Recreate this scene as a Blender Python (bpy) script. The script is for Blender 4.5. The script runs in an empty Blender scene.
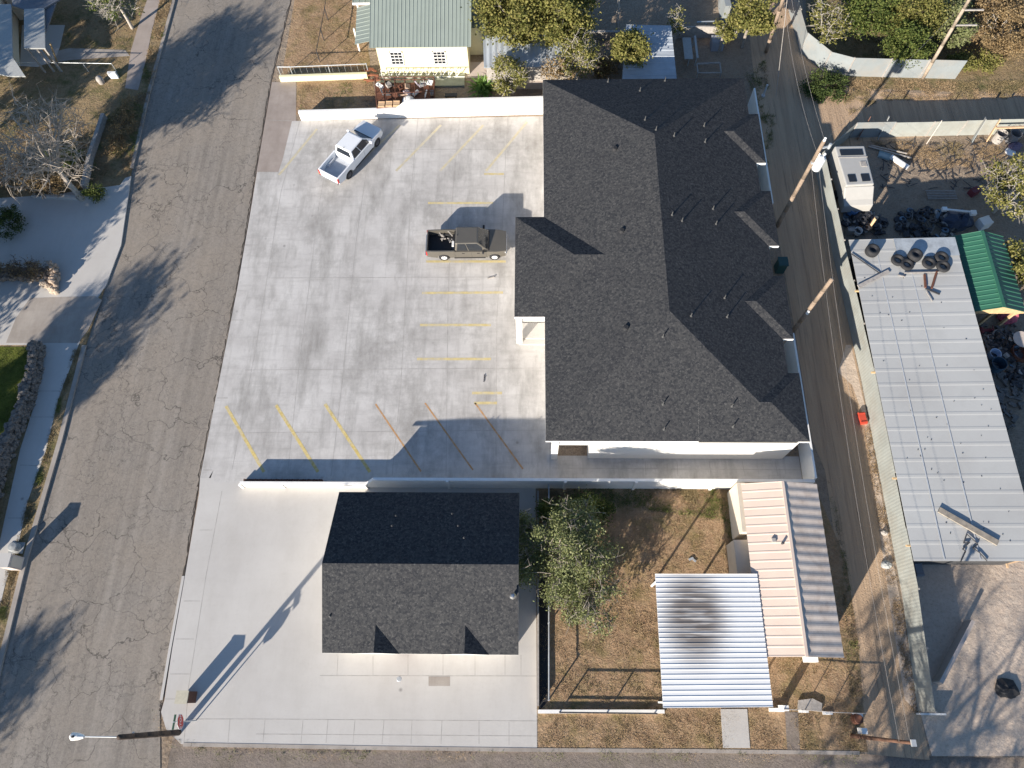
import bpy, math, random
from mathutils import Vector, Matrix, noise as mnoise
R = math.radians
random.seed(7)
scn = bpy.context.scene
# ------------------------------------------------------------------ camera
FPX = 730.0; CH = 46.0
n_ = Vector((18, 313, FPX)).normalized()
v_ = Vector((20, -1704, FPX)); v_ = (v_ - v_.dot(n_) * n_).normalized()
U_ = -n_; N_ = v_; E_ = N_.cross(U_)
cam_d = bpy.data.cameras.new('camera'); cam = bpy.data.objects.new('camera', cam_d)
scn.collection.objects.link(cam); scn.camera = cam
cam_d.sensor_width = 36; cam_d.lens = FPX / 1024 * 36; cam_d.clip_start = 0.5; cam_d.clip_end = 3000
cam.matrix_world = Matrix(((E_.x, -E_.y, -E_.z, 0), (N_.x, -N_.y, -N_.z, 0), (U_.x, -U_.y, -U_.z, CH), (0, 0, 0, 1)))
scn.render.resolution_x = 1024; scn.render.resolution_y = 768
# ------------------------------------------------------------------ sky and sun
SUN_E = 18.5; SUN_AZ = 216.5         # azimuth clockwise from north
W = bpy.data.worlds.new('World'); scn.world = W; W.use_nodes = True
nt = W.node_tree; nt.nodes.clear()
out = nt.nodes.new('ShaderNodeOutputWorld'); bg = nt.nodes.new('ShaderNodeBackground'); sky = nt.nodes.new('ShaderNodeTexSky')
sky.sky_type = 'NISHITA'; sky.sun_disc = False; sky.sun_elevation = R(SUN_E); sky.sun_rotation = R(SUN_AZ)
sky.altitude = 900; sky.air_density = 1.0; sky.dust_density = 0.3; sky.ozone_density = 3.0
bg.inputs['Strength'].default_value = 0.08
nt.links.new(sky.outputs[0], bg.inputs[0]); nt.links.new(bg.outputs[0], out.inputs[0])
sun_d = bpy.data.lights.new('sun', 'SUN'); sun = bpy.data.objects.new('sun', sun_d); scn.collection.objects.link(sun)
sun_d.energy = 4.6; sun_d.angle = R(0.5); sun_d.color = (1.0, 0.915, 0.80)
sd = Vector((math.sin(R(SUN_AZ)) * math.cos(R(SUN_E)), math.cos(R(SUN_AZ)) * math.cos(R(SUN_E)), math.sin(R(SUN_E))))
sun.rotation_euler = sd.to_track_quat('Z', 'Y').to_euler(); sun.location = (-60, -80, 80)
vs = scn.view_settings; vs.view_transform = 'Standard'; vs.look = 'None'; vs.exposure = 1.05; vs.gamma = 1.0; vs.use_curve_mapping = False

# ------------------------------------------------------------------ helpers
def G(px, py, z=0.0):
    """world point at height z seen at a pixel of the survey photo"""
    d = Vector((px - 512, py - 384, FPX)); w = Vector((d.dot(E_), d.dot(N_), d.dot(U_)))
    t = (z - CH) / w.z
    return Vector((w.x * t, w.y * t, z))
def GP(pts, z=0.0): return [G(x, y, z) for x, y in pts]

class MB:
    def __init__(s): s.v = []; s.f = []; s.m = []
    def poly(s, pts, m=0):
        i = len(s.v); s.v += [tuple(p) for p in pts]; s.f.append(tuple(range(i, i + len(pts)))); s.m.append(m)
    def prism(s, pts, z0, z1, m=0, mside=None, bottom=True):
        """vertical prism over xy polygon (any winding)"""
        P2 = [(p[0], p[1]) for p in pts]
        a = sum(P2[i][0] * P2[(i + 1) % len(P2)][1] - P2[(i + 1) % len(P2)][0] * P2[i][1] for i in range(len(P2)))
        if a < 0: P2.reverse()
        i = len(s.v); n = len(P2)
        s.v += [(x, y, z0) for x, y in P2] + [(x, y, z1) for x, y in P2]
        s.f.append(tuple(range(i + n, i + 2 * n))); s.m.append(m)
        if bottom: s.f.append(tuple(reversed(range(i, i + n)))); s.m.append(m)
        for k in range(n):
            s.f.append((i + k, i + (k + 1) % n, i + n + (k + 1) % n, i + n + k)); s.m.append(m if mside is None else mside)
    def box(s, c, size, rz=0, m=0, M=None):
        x, y, z = [q / 2 for q in size]
        vs_ = [Vector((a * x, b * y, d * z)) for d in (-1, 1) for a, b in ((-1, -1), (1, -1), (1, 1), (-1, 1))]
        Rm = Matrix.Rotation(rz, 3, 'Z') if M is None else M
        i = len(s.v); s.v += [tuple(Rm @ q + Vector(c)) for q in vs_]
        for f in ((3, 2, 1, 0), (4, 5, 6, 7), (0, 1, 5, 4), (1, 2, 6, 5), (2, 3, 7, 6), (3, 0, 4, 7)):
            s.f.append(tuple(i + k for k in f)); s.m.append(m)
    def bar(s, p0, p1, w, h, m=0):
        """box beam between two points"""
        p0 = Vector(p0); p1 = Vector(p1); d = p1 - p0; L = d.length
        if L < 1e-6: return
        q = d.to_track_quat('X', 'Z').to_matrix()
        s.box((p0 + p1) / 2, (L, w, h), m=m, M=q)
    def tube(s, p0, p1, r0, r1=None, n=8, m=0, caps=True):
        p0 = Vector(p0); p1 = Vector(p1); r1 = r0 if r1 is None else r1
        d = p1 - p0
        if d.length < 1e-6: return
        q = d.to_track_quat('Z', 'Y').to_matrix(); i = len(s.v)
        for p, r in ((p0, r0), (p1, r1)):
            for k in range(n):
                a = 2 * math.pi * k / n; s.v.append(tuple(p + q @ Vector((math.cos(a) * r, math.sin(a) * r, 0))))
        for k in range(n):
            s.f.append((i + k, i + (k + 1) % n, i + n + (k + 1) % n, i + n + k)); s.m.append(m)
        if caps:
            s.f.append(tuple(i + n + k for k in range(n))); s.m.append(m)
            s.f.append(tuple(i + k for k in reversed(range(n)))); s.m.append(m)
    def lathe(s, c, prof, n=20, m=0, M=None):
        i = len(s.v); c = Vector(c); M = M or Matrix.Identity(3)
        for r, z in prof:
            for k in range(n):
                a = 2 * math.pi * k / n; s.v.append(tuple(c + M @ Vector((r * math.cos(a), r * math.sin(a), z))))
        for j in range(len(prof) - 1):
            for k in range(n):
                s.f.append((i + j * n + k, i + j * n + (k + 1) % n, i + (j + 1) * n + (k + 1) % n, i + (j + 1) * n + k)); s.m.append(m)
    def corr(s, A, B, C, D, n, amp, m=0, kind='wave', thick=0.02, per=6):
        """corrugated sheet: ribs run A->B (and D->C); n ribs are laid between edge AB and edge DC"""
        A, B, C, D = map(Vector, (A, B, C, D)); nn = (B - A).cross(D - A).normalized()
        if nn.z < 0: nn = -nn
        if kind == 'wave': prof = [(k / (n * per), amp * 0.5 * (1 + math.cos(2 * math.pi * k / per))) for k in range(n * per + 1)]
        else:
            prof = []
            for k in range(n):
                prof += [((k) / n, amp), ((k + .12) / n, amp), ((k + .2) / n, 0), ((k + .92) / n, 0)]
            prof.append((1.0, amp))
        i = len(s.v)
        for t, h in prof:
            s.v.append(tuple(A.lerp(D, t) + nn * (h + thick))); s.v.append(tuple(B.lerp(C, t) + nn * (h + thick)))
        j = len(s.v)
        for t, h in prof:
            s.v.append(tuple(A.lerp(D, t) + nn * h * .0)); s.v.append(tuple(B.lerp(C, t) + nn * h * .0))
        L = len(prof)
        for k in range(L - 1):
            s.f.append((i + 2 * k, i + 2 * k + 1, i + 2 * k + 3, i + 2 * k + 2)); s.m.append(m)
            s.f.append((j + 2 * k + 2, j + 2 * k + 3, j + 2 * k + 1, j + 2 * k)); s.m.append(m)
            s.f.append((i + 2 * k, i + 2 * k + 2, j + 2 * k + 2, j + 2 * k)); s.m.append(m)
            s.f.append((i + 2 * k + 3, i + 2 * k + 1, j + 2 * k + 1, j + 2 * k + 3)); s.m.append(m)
        for k in (0, L - 1):
            s.f.append((i + 2 * k, i + 2 * k + 1, j + 2 * k + 1, j + 2 * k)); s.m.append(m)

WL = {}
def obj(name, mb, mats, parent=None, smooth=False, bevel=0):
    me = bpy.data.meshes.new(name)
    off = WL.get(parent.name, Vector((0, 0, 0))) if parent else Vector((0, 0, 0))
    me.from_pydata([(x - off.x, y - off.y, z - off.z) for x, y, z in mb.v], [], mb.f)
    mats = mats if isinstance(mats, (list, tuple)) else [mats]
    for m in mats: me.materials.append(m)
    if len(mats) > 1:
        for p, k in zip(me.polygons, mb.m): p.material_index = k
    if smooth: me.polygons.foreach_set('use_smooth', [True] * len(me.polygons))
    me.update()
    o = bpy.data.objects.new(name, me); scn.collection.objects.link(o)
    if parent: o.parent = parent; WL[o.name] = off
    if bevel:
        b = o.modifiers.new('bevel', 'BEVEL'); b.width = bevel; b.segments = 2; b.limit_method = 'ANGLE'; b.angle_limit = R(35)
    return o
def tag(o, label=None, cat=None, group=None, kind=None):
    if label: o['label'] = label
    if cat: o['category'] = cat
    if group: o['group'] = group
    if kind: o['kind'] = kind
    return o
def thing(name, loc, label, cat, group=None, rz=0):
    o = bpy.data.objects.new(name, None); scn.collection.objects.link(o); o.location = loc; o.rotation_euler.z = rz
    o.empty_display_size = .3
    WL[o.name] = Vector(loc)
    return tag(o, label, cat, group)
def local(name, label, cat, group=None):
    """a thing whose parts are written in local coordinates"""
    o = thing(name, (0, 0, 0), label, cat, group); return o
def dup(root, loc, rz=0, label=None, group=None, scale=None):
    r = root.copy(); scn.collection.objects.link(r); r.location = loc; r.rotation_euler = (0, 0, rz)
    if label: r['label'] = label
    if group: r['group'] = group
    if scale: r.scale = scale
    for ch in list(root.children):
        c = ch.copy(); scn.collection.objects.link(c); c.parent = r
        for g in list(ch.children):
            d = g.copy(); scn.collection.objects.link(d); d.parent = c
    return r

# ------------------------------------------------------------------ materials
MATS = {}
def newmat(name):
    m = bpy.data.materials.new(name); m.use_nodes = True; t = m.node_tree
    return m, t, t.nodes['Principled BSDF'], t.nodes, t.links
def coords(t, scale=(1, 1, 1), obj_space=False, rot=(0, 0, 0)):
    mp = t.nodes.new('ShaderNodeMapping'); mp.inputs['Scale'].default_value = scale; mp.inputs['Rotation'].default_value = rot
    if obj_space:
        c = t.nodes.new('ShaderNodeTexCoord'); t.links.new(c.outputs['Object'], mp.inputs[0])
    else:
        c = t.nodes.new('ShaderNodeNewGeometry'); t.links.new(c.outputs['Position'], mp.inputs[0])
    return mp.outputs[0]
def noise(t, vec, scale, detail=4, rough=.6, lo=.3, hi=.7, dist=0):
    n = t.nodes.new('ShaderNodeTexNoise'); n.inputs['Scale'].default_value = scale; n.inputs['Detail'].default_value = detail
    n.inputs['Roughness'].default_value = rough; n.inputs['Distortion'].default_value = dist
    t.links.new(vec, n.inputs['Vector'])
    mr = t.nodes.new('ShaderNodeMapRange'); mr.inputs[1].default_value = lo; mr.inputs[2].default_value = hi
    t.links.new(n.outputs[0], mr.inputs[0]); return mr.outputs[0]
def mix(t, fac, a, b, mode='MIX'):
    m = t.nodes.new('ShaderNodeMix'); m.data_type = 'RGBA'; m.blend_type = mode
    if isinstance(fac, (int, float)): m.inputs[0].default_value = fac
    else: t.links.new(fac, m.inputs[0])
    for i, c in ((6, a), (7, b)):
        if isinstance(c, tuple): m.inputs[i].default_value = (*c[:3], 1)
        else: t.links.new(c, m.inputs[i])
    return m.outputs[2]
def mth(t, op, a, b=None):
    m = t.nodes.new('ShaderNodeMath'); m.operation = op
    for i, c in enumerate((a, b)):
        if c is None: continue
        if isinstance(c, (int, float)): m.inputs[i].default_value = c
        else: t.links.new(c, m.inputs[i])
    return m.outputs[0]
def bump(t, bs, h, strength=.3, dist=.05):
    b = t.nodes.new('ShaderNodeBump'); b.inputs['Strength'].default_value = strength; b.inputs['Distance'].default_value = dist
    t.links.new(h, b.inputs['Height']); t.links.new(b.outputs[0], bs.inputs['Normal'])
def simple(name, col, rough=.7, var=.12, scale=4, metal=0, bmp=0, dirt=None, dirt_amt=.35, dirt_scale=.6, spec=None, obj_space=False):
    if name in MATS: return MATS[name]
    m, t, bs, nd, ln = newmat(name)
    v = coords(t, obj_space=obj_space)
    f = noise(t, v, scale, 6, .65)
    lo = tuple(c * (1 - var) for c in col); hi = tuple(min(1, c * (1 + var)) for c in col)
    c = mix(t, f, lo, hi)
    if dirt:
        g = noise(t, v, dirt_scale, 7, .7, .45, .75); c = mix(t, mth(t, 'MULTIPLY', g, dirt_amt), c, dirt)
    ln.new(c, bs.inputs['Base Color']); bs.inputs['Roughness'].default_value = rough; bs.inputs['Metallic'].default_value = metal
    if spec is not None: bs.inputs['Specular IOR Level'].default_value = spec
    if bmp: bump(t, bs, f, bmp)
    MATS[name] = m; return m

def m_asphalt():
    m, t, bs, nd, ln = newmat('old_asphalt')
    v = coords(t)
    vs_ = coords(t, (1.0, .035, 1))                       # streaks along the street
    c = mix(t, noise(t, vs_, 1.6, 6, .65, .36, .64), (.205, .180, .154), (.335, .297, .257))
    c = mix(t, noise(t, v, .22, 6, .6, .35, .7), c, (.31, .262, .212))
    c = mix(t, mth(t, 'MULTIPLY', noise(t, v, 5, 6, .85, .42, .68), .55), c, (.13, .117, .102))
    c = mix(t, mth(t, 'MULTIPLY', noise(t, v, 12, 4, .85, .5, .68), .5), c, (.38, .34, .295))
    # cracks : two voronoi nets broken up by noise
    def net(scale, width, masklo, maskhi, ms):
        nz = nd.new('ShaderNodeTexNoise'); nz.inputs['Scale'].default_value = scale * 2.2; nz.inputs['Detail'].default_value = 6
        ln.new(v, nz.inputs['Vector'])
        ad = nd.new('ShaderNodeVectorMath'); ad.operation = 'MULTIPLY_ADD'; ad.inputs[1].default_value = (.9 / scale,) * 3
        ln.new(nz.outputs['Color'], ad.inputs[0]); ln.new(v, ad.inputs[2])
        vo = nd.new('ShaderNodeTexVoronoi'); vo.feature = 'DISTANCE_TO_EDGE'; vo.inputs['Scale'].default_value = scale; ln.new(ad.outputs[0], vo.inputs['Vector'])
        mr = nd.new('ShaderNodeMapRange'); mr.inputs[1].default_value = 0; mr.inputs[2].default_value = width; mr.inputs[3].default_value = 1; mr.inputs[4].default_value = 0
        ln.new(vo.outputs[0], mr.inputs[0])
        return mth(t, 'MULTIPLY', mr.outputs[0], noise(t, v, ms, 4, .6, masklo, maskhi))
    k1 = net(.30, .014, .36, .55, .18); k2 = net(1.3, .028, .40, .56, .3)
    c = mix(t, mth(t, 'MULTIPLY', k1, .8), c, (.040, .036, .033)); c = mix(t, mth(t, 'MULTIPLY', k2, .6), c, (.05, .045, .04))
    ln.new(c, bs.inputs['Base Color']); bs.inputs['Roughness'].default_value = .92
    bump(t, bs, noise(t, v, 30, 3, .7), .35, .02)
    return m
def m_concrete(name, base, tint, blot=.5, scale=.35, dark=(.25, .235, .215)):
    m, t, bs, nd, ln = newmat(name); v = coords(t)
    c = mix(t, noise(t, v, scale, 7, .62, .35, .65), base, tint)
    c = mix(t, mth(t, 'MULTIPLY', noise(t, coords(t, (1, .35, 1)), .55, 8, .7, .47, .72), blot), c, dark)
    c = mix(t, mth(t, 'MULTIPLY', noise(t, coords(t, (.5, 3.2, 1)), .7, 6, .7, .5, .8), blot * .5), c, dark)
    c = mix(t, mth(t, 'MULTIPLY', noise(t, coords(t, (3.0, .25, 1)), .8, 6, .7, .52, .8), blot * .6), c, dark)
    c = mix(t, mth(t, 'MULTIPLY', mth(t, 'MULTIPLY', noise(t, v, .16, 3, .5, .42, .6), noise(t, v, 1.3, 8, .75, .4, .7)), blot * .7), c, dark)
    c = mix(t, mth(t, 'MULTIPLY', noise(t, v, 5, 6, .8, .55, .8), .4), c, dark)
    vo = nd.new('ShaderNodeTexVoronoi'); vo.inputs['Scale'].default_value = .8; ln.new(v, vo.inputs['Vector'])   # sparse stains
    mr = nd.new('ShaderNodeMapRange'); mr.inputs[1].default_value = .03; mr.inputs[2].default_value = .12; mr.inputs[3].default_value = .55; mr.inputs[4].default_value = 0
    ln.new(vo.outputs[0], mr.inputs[0]); c = mix(t, mth(t, 'MULTIPLY', mr.outputs[0], noise(t, v, .3, 2, .5, .55, .6)), c, (.12, .11, .10))
    ln.new(c, bs.inputs['Base Color']); bs.inputs['Roughness'].default_value = .88
    bump(t, bs, noise(t, v, 14, 5, .7), .12, .01)
    return m
def m_shingle():
    m, t, bs, nd, ln = newmat('asphalt_shingles'); v = coords(t)
    vo = nd.new('ShaderNodeTexVoronoi'); vo.inputs['Scale'].default_value = 8.0; ln.new(coords(t, (1, 1, .6)), vo.inputs['Vector'])
    sp = nd.new('ShaderNodeSeparateColor'); ln.new(vo.outputs['Color'], sp.inputs[0])
    c = mix(t, sp.outputs[0], (.026, .028, .033), (.060, .060, .061))
    c = mix(t, mth(t, 'MULTIPLY', noise(t, v, 7, 5, .85, .52, .66), .8), c, (.14, .136, .13))
    c = mix(t, mth(t, 'MULTIPLY', noise(t, v, .5, 4, .6, .4, .7), .25), c, (.04, .04, .043))
    ln.new(c, bs.inputs['Base Color']); bs.inputs['Roughness'].default_value = .95; bs.inputs['Specular IOR Level'].default_value = .2
    w = nd.new('ShaderNodeTexWave'); w.wave_type = 'BANDS'; w.bands_direction = 'Z'; w.wave_profile = 'SAW'; w.inputs['Scale'].default_value = 3.6; w.inputs['Distortion'].default_value = .4
    ln.new(v, w.inputs['Vector'])
    bump(t, bs, mth(t, 'ADD', noise(t, v, 14, 4, .8), mth(t, 'MULTIPLY', w.outputs['Fac'], .25)), .3, .02)
    return m
def m_ground(name, a, b, c3, green=None, gamt=0, fine=9, bmp=.8, big=.25, dark=(.05, .04, .03), damt=.5):
    m, t, bs, nd, ln = newmat(name); v = coords(t)
    c = mix(t, noise(t, v, big, 7, .65, .35, .65), a, b)
    c = mix(t, mth(t, 'MULTIPLY', noise(t, v, fine * .35, 6, .8, .42, .68), .7), c, c3)
    c = mix(t, mth(t, 'MULTIPLY', noise(t, v, fine, 5, .85, .5, .66), damt), c, dark)
    if green: c = mix(t, mth(t, 'MULTIPLY', noise(t, v, .55, 7, .75, .48, .66), gamt), c, green)
    ln.new(c, bs.inputs['Base Color']); bs.inputs['Roughness'].default_value = 1; bs.inputs['Specular IOR Level'].default_value = .1
    bump(t, bs, mth(t, 'ADD', noise(t, v, fine * .7, 6, .75), mth(t, 'MULTIPLY', noise(t, v, .9, 4, .6), 1.5)), bmp, .06)
    return m
def m_leaf(name, a, b, c3):
    m, t, bs, nd, ln = newmat(name); v = coords(t)
    c = mix(t, noise(t, v, 1.1, 4, .7, .38, .62), a, b)
    g = nd.new('ShaderNodeNewGeometry'); mr = nd.new('ShaderNodeMapRange'); mr.inputs[1].default_value = .45; ln.new(g.outputs['Random Per Island'], mr.inputs[0])
    c = mix(t, mth(t, 'MULTIPLY', mr.outputs[0], .8), c, c3)
    ln.new(c, bs.inputs['Base Color']); bs.inputs['Roughness'].default_value = .75; bs.inputs['Specular IOR Level'].default_value = .25
    tr = nd.new('ShaderNodeBsdfTranslucent'); ln.new(c, tr.inputs['Color'])
    ms = nd.new('ShaderNodeMixShader'); ms.inputs[0].default_value = .3
    o = nd['Material Output']; ln.new(bs.outputs[0], ms.inputs[1]); ln.new(tr.outputs[0], ms.inputs[2]); ln.new(ms.outputs[0], o.inputs[0])
    return m
def m_dirtroad():
    m, t, bs, nd, ln = newmat('alley_dirt'); v = coords(t)
    c = mix(t, noise(t, coords(t, (1.4, .06, 1)), 1.2, 6, .7, .35, .65), (.43, .30, .20), (.60, .43, .285))
    c = mix(t, mth(t, 'MULTIPLY', noise(t, v, 6, 6, .8, .45, .7), .45), c, (.40, .33, .25))
    c = mix(t, mth(t, 'MULTIPLY', noise(t, coords(t, (5, .12, 1)), 1.3, 4, .7, .54, .68), .5), c, (.12, .095, .075))
    ln.new(c, bs.inputs['Base Color']); bs.inputs['Roughness'].default_value = 1; bs.inputs['Specular IOR Level'].default_value = .1
    bump(t, bs, mth(t, 'ADD', noise(t, coords(t, (3, .3, 1)), 2, 5, .7), noise(t, v, 9, 5, .8)), .6, .05)
    return m
ASPH = m_asphalt(); SHING = m_shingle()
CONC = m_concrete('new_concrete', (.49, .465, .44), (.61, .585, .555), .85)
CONC2 = m_concrete('pale_concrete', (.50, .475, .445), (.56, .535, .50), .22, .2, (.36, .33, .29))
CONC3 = m_concrete('old_concrete', (.34, .30, .265), (.42, .375, .33), .5, .5, (.20, .165, .135))
WALK = m_concrete('brown_dusty_walk', (.33, .275, .24), (.40, .34, .30), .4, .6, (.2, .16, .13))
DIRT = m_ground('bare_dirt', (.27, .205, .15), (.36, .285, .215), (.42, .34, .26), fine=7)
SAND = m_ground('pale_sand', (.50, .395, .31), (.58, .47, .375), (.64, .54, .44), fine=6, damt=.3, bmp=.4)
DRYG = m_ground('dry_grass', (.33, .21, .125), (.43, .285, .172), (.50, .37, .235), (.17, .15, .055), .7, 9)
WEED = m_ground('weedy_ground', (.25, .175, .10), (.33, .24, .14), (.38, .30, .18), (.09, .10, .035), .9, 9)
LAWN = m_ground('green_lawn', (.10, .13, .022), (.16, .18, .035), (.22, .21, .06), (.05, .08, .015), .6, 10)
STRD = m_ground('side_street', (.21, .17, .145), (.27, .225, .19), (.32, .27, .225), (.10, .09, .04), .25, 10, .3)
ALLEY = m_dirtroad()
WHITE = simple('white_stucco', (.74, .72, .68), .85, .04, 6, bmp=.1)
FENCEW = simple('white_block_wall', (.86, .84, .80), .85, .05, 3, dirt=(.5, .46, .4), dirt_amt=.12)
TRIM = simple('white_trim', (.84, .83, .80), .5, .02)
CREAM = simple('cream_siding', (.80, .74, .47), .75, .05, 3)
TAN = simple('tan_stucco', (.62, .55, .45), .85, .06, 3)
JOINT = simple('slab_joint', (.37, .345, .315), .95, .3, 2)
YEL = simple('yellow_paint', (.64, .49, .17), .8, .25, 5, dirt=(.47, .45, .41), dirt_amt=1.0, dirt_scale=2.5)
YELF = simple('worn_yellow_paint', (.60, .49, .24), .8, .15, 3, dirt=(.50, .47, .43), dirt_amt=1.0, dirt_scale=1.6)
ORA = simple('orange_paint', (.50, .27, .10), .8, .2, 5, dirt=(.45, .42, .38), dirt_amt=.7, dirt_scale=3)
PALEY = simple('faded_paint', (.56, .49, .33), .85, .15, 3, dirt=(.47, .45, .42), dirt_amt=1.0, dirt_scale=1.8)
GLASS = simple('dark_glass', (.02, .024, .03), .08, .1, spec=.6)
BLACK = simple('black_rubber', (.022, .022, .024), .8, .3, 8)
CHROME = simple('bright_metal', (.62, .62, .62), .25, .05, metal=.9)
WOODP = simple('weathered_pole', (.27, .20, .145), .9, .3, 7, bmp=.3)
WOODD = simple('dark_creosote_pole', (.060, .042, .032), .9, .3, 7, bmp=.3)
WOODL = simple('light_timber', (.55, .38, .20), .8, .2, 5)
GREYW = simple('grey_timber', (.36, .33, .30), .9, .25, 6)
GALV = simple('galvanised_steel', (.50, .52, .53), .5, .12, 1.5, metal=.35)
GFENCE = simple('grey_green_sheet', (.33, .345, .32), .6, .12, .9, dirt=(.26, .22, .17), dirt_amt=.5)
WFENCE = simple('pale_sheet_metal', (.26, .285, .29), .55, .1, .9, dirt=(.34, .28, .22), dirt_amt=.5)
SHEDR = simple('pale_roof_metal', (.47, .47, .455), .85, .08, .5, spec=.1, dirt=(.30, .29, .28), dirt_amt=.6, dirt_scale=.25)
PINKR = simple('blush_roof_metal', (.66, .53, .44), .8, .05, .8)
RUSTR = simple('rusty_roof_metal', (.62, .53, .455), .95, .12, 1.5, spec=.05, dirt=(.26, .17, .12), dirt_amt=.6, dirt_scale=.9)
CARP = simple('bright_roof_metal', (.66, .69, .72), .42, .04, .4, metal=.25)
GRNR = simple('pale_green_roof', (.235, .272, .245), .6, .05, .8)
GREEN = simple('deep_green_roof', (.035, .135, .085), .5, .08, .8)
BLUER = simple('grey_blue_roof', (.42, .46, .50), .75, .1, .8, dirt=(.27, .28, .3), dirt_amt=.6)
GREYR = simple('grey_shingle_roof', (.38, .39, .38), .85, .12, 9)
DBLUER = simple('slate_roof', (.15, .165, .19), .85, .15, 7)
BROWN = simple('rusty_brown_steel', (.14, .055, .032), .75, .25, 6)
BRICK = simple('brown_brick', (.10, .048, .034), .9, .3, 12, bmp=.3)
REDP = simple('red_paint', (.50, .03, .025), .45, .05)
GRNP = simple('street_sign_green', (.01, .10, .05), .5, .05)
CARD = simple('tan_board', (.62, .42, .25), .8, .1, 4)
STONE = simple('dark_rubble', (.16, .145, .13), .95, .4, 5, bmp=.4)
PINKC = simple('pinkish_concrete', (.56, .48, .42), .9, .08, 3)
BARK = simple('grey_bark', (.27, .235, .20), .95, .3, 8, bmp=.4)
BARKP = simple('pale_bark', (.42, .38, .33), .95, .25, 8)
BARKD = simple('dark_bark', (.11, .085, .065), .95, .3, 8)
VENTG = simple('vent_grey', (.07, .07, .07), .8, .1)
TEAL = simple('teal_plastic', (.012, .06, .06), .5, .1)
BLUEP = simple('blue_tarp', (.10, .22, .45), .6, .15, 5)
DARKM = simple('dark_scrap', (.045, .045, .05), .7, .5, 4)
L_OLIVE = m_leaf('leaf_olive', (.15, .175, .065), (.24, .26, .11), (.34, .35, .18))
L_GREEN = m_leaf('leaf_green', (.055, .085, .022), (.115, .15, .035), (.21, .22, .06))
L_YEL = m_leaf('leaf_yellow', (.12, .13, .035), (.21, .205, .055), (.36, .31, .11))
L_DRY = m_leaf('leaf_dry', (.22, .15, .075), (.31, .22, .11), (.40, .30, .17))
L_DARK = m_leaf('leaf_dark', (.035, .06, .018), (.07, .10, .03), (.12, .15, .04))
L_AG = m_leaf('leaf_bright', (.12, .22, .04), (.18, .30, .07), (.25, .38, .12))

# ------------------------------------------------------------------ the land
def sheet(name, pts, z, mat, thick=0, parent=None, kind='structure'):
    mb = MB()
    if thick: mb.prism(pts, z - thick, z)
    else:
        P2 = [(p[0], p[1]) for p in pts]
        a = sum(P2[i][0] * P2[(i + 1) % len(P2)][1] - P2[(i + 1) % len(P2)][0] * P2[i][1] for i in range(len(P2)))
        if a < 0: P2.reverse()
        mb.poly([(x, y, z) for x, y in P2])
    o = obj(name, mb, mat, parent)
    if kind and not parent: tag(o, kind=kind)
    return o
mb = MB(); mb.poly([(-900, -900, -.15), (900, -900, -.15), (900, 900, -.15), (-900, 900, -.15)])
tag(obj('ground', mb, DIRT), kind='structure')
RZ = -.12
# main street, north-south
roadL = [(180, -60), (175, 0), (150, 92), (131, 175), (121, 245), (106, 285), (86, 345), (62, 440), (27, 560), (0, 672), (-30, 800)]
roadR = [(297, -60), (291, 0), (271, 82), (256, 170), (249, 215), (236, 290), (220, 375), (200, 475), (184, 576), (171, 650), (163, 700), (160, 712)]
Lw = GP(roadL, RZ); Rw = GP(roadR, RZ)
Lp = [Vector((Lw[0].x - .6, 190, RZ))] + Lw + [Vector((Lw[-1].x, -130, RZ))]
Rp = [Vector((Rw[0].x + .3, 190, RZ))] + Rw
yS = G(400, 749, RZ).y
road_pts = Lp + [Vector((60, -130, RZ)), Vector((60, -131, RZ))][:0] + [Vector((Rw[-1].x + 1.0, -130, RZ)), Vector((Rw[-1].x + 1.0, yS - 3, RZ))] + list(reversed(Rp))
sheet('street', road_pts, RZ, ASPH)
# the side street along the south
sheet('side_street', [(Rw[-1].x + 1.003, yS - 8.5), (120, yS - 8.5), (120, yS + .5), (-14, yS + .5), (Rw[-1].x + 1.003, yS + 1.0)], RZ - .006, STRD)
# blocks of land beside the street, 0.12 m above it
blockE = [Vector((Rw[0].x + .3, 190, 0))] + [G(x + 1, y, 0) for x, y in roadR] + GP([(165, 728), (180, 743), (200, 748), (380, 750), (538, 751), (700, 752), (860, 754)], 0) + [G(905, 756, 0), Vector((120, yS - .2, 0)), Vector((120, 190, 0))]
sheet('east_block', blockE, -.012, DIRT, .12)
blockW = [Vector((Lw[0].x - .6, 190, 0))] + [G(x - 1, y, 0) for x, y in roadL] + [Vector((Lw[-1].x, -130, 0)), Vector((-160, -130, 0)), Vector((-160, 190, 0))]
sheet('west_block', blockW, -.012, WEED, .12)
# alley behind the long roof
sheet('alley', GP([(742, -40), (800, -40), (806, 60), (850, 90), (1100, 100), (1100, 125), (866, 141), (838, 152), (845, 240), (853, 345), (868, 420), (893, 560), (921, 715), (930, 760), (865, 754), (845, 640), (838, 560), (825, 470), (812, 440), (795, 330), (770, 190), (752, 60)]), -.006, ALLEY)
# the sandy strip against the sheet fence
sheet('sand_strip', GP([(846, 345), (851, 345), (868, 420), (893, 560), (921, 715), (905, 700), (889, 600), (873, 480), (863, 415), (852, 385), (838, 372)]), -.002, SAND)
sheet('east_yard', GP([(866, 141), (1100, 128), (1100, 330), (846, 260), (838, 152)]), -.006, DIRT)
sheet('south_yard', GP([(896, 560), (1100, 540), (1100, 756), (932, 756), (921, 715)]), -.004, SAND)
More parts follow.
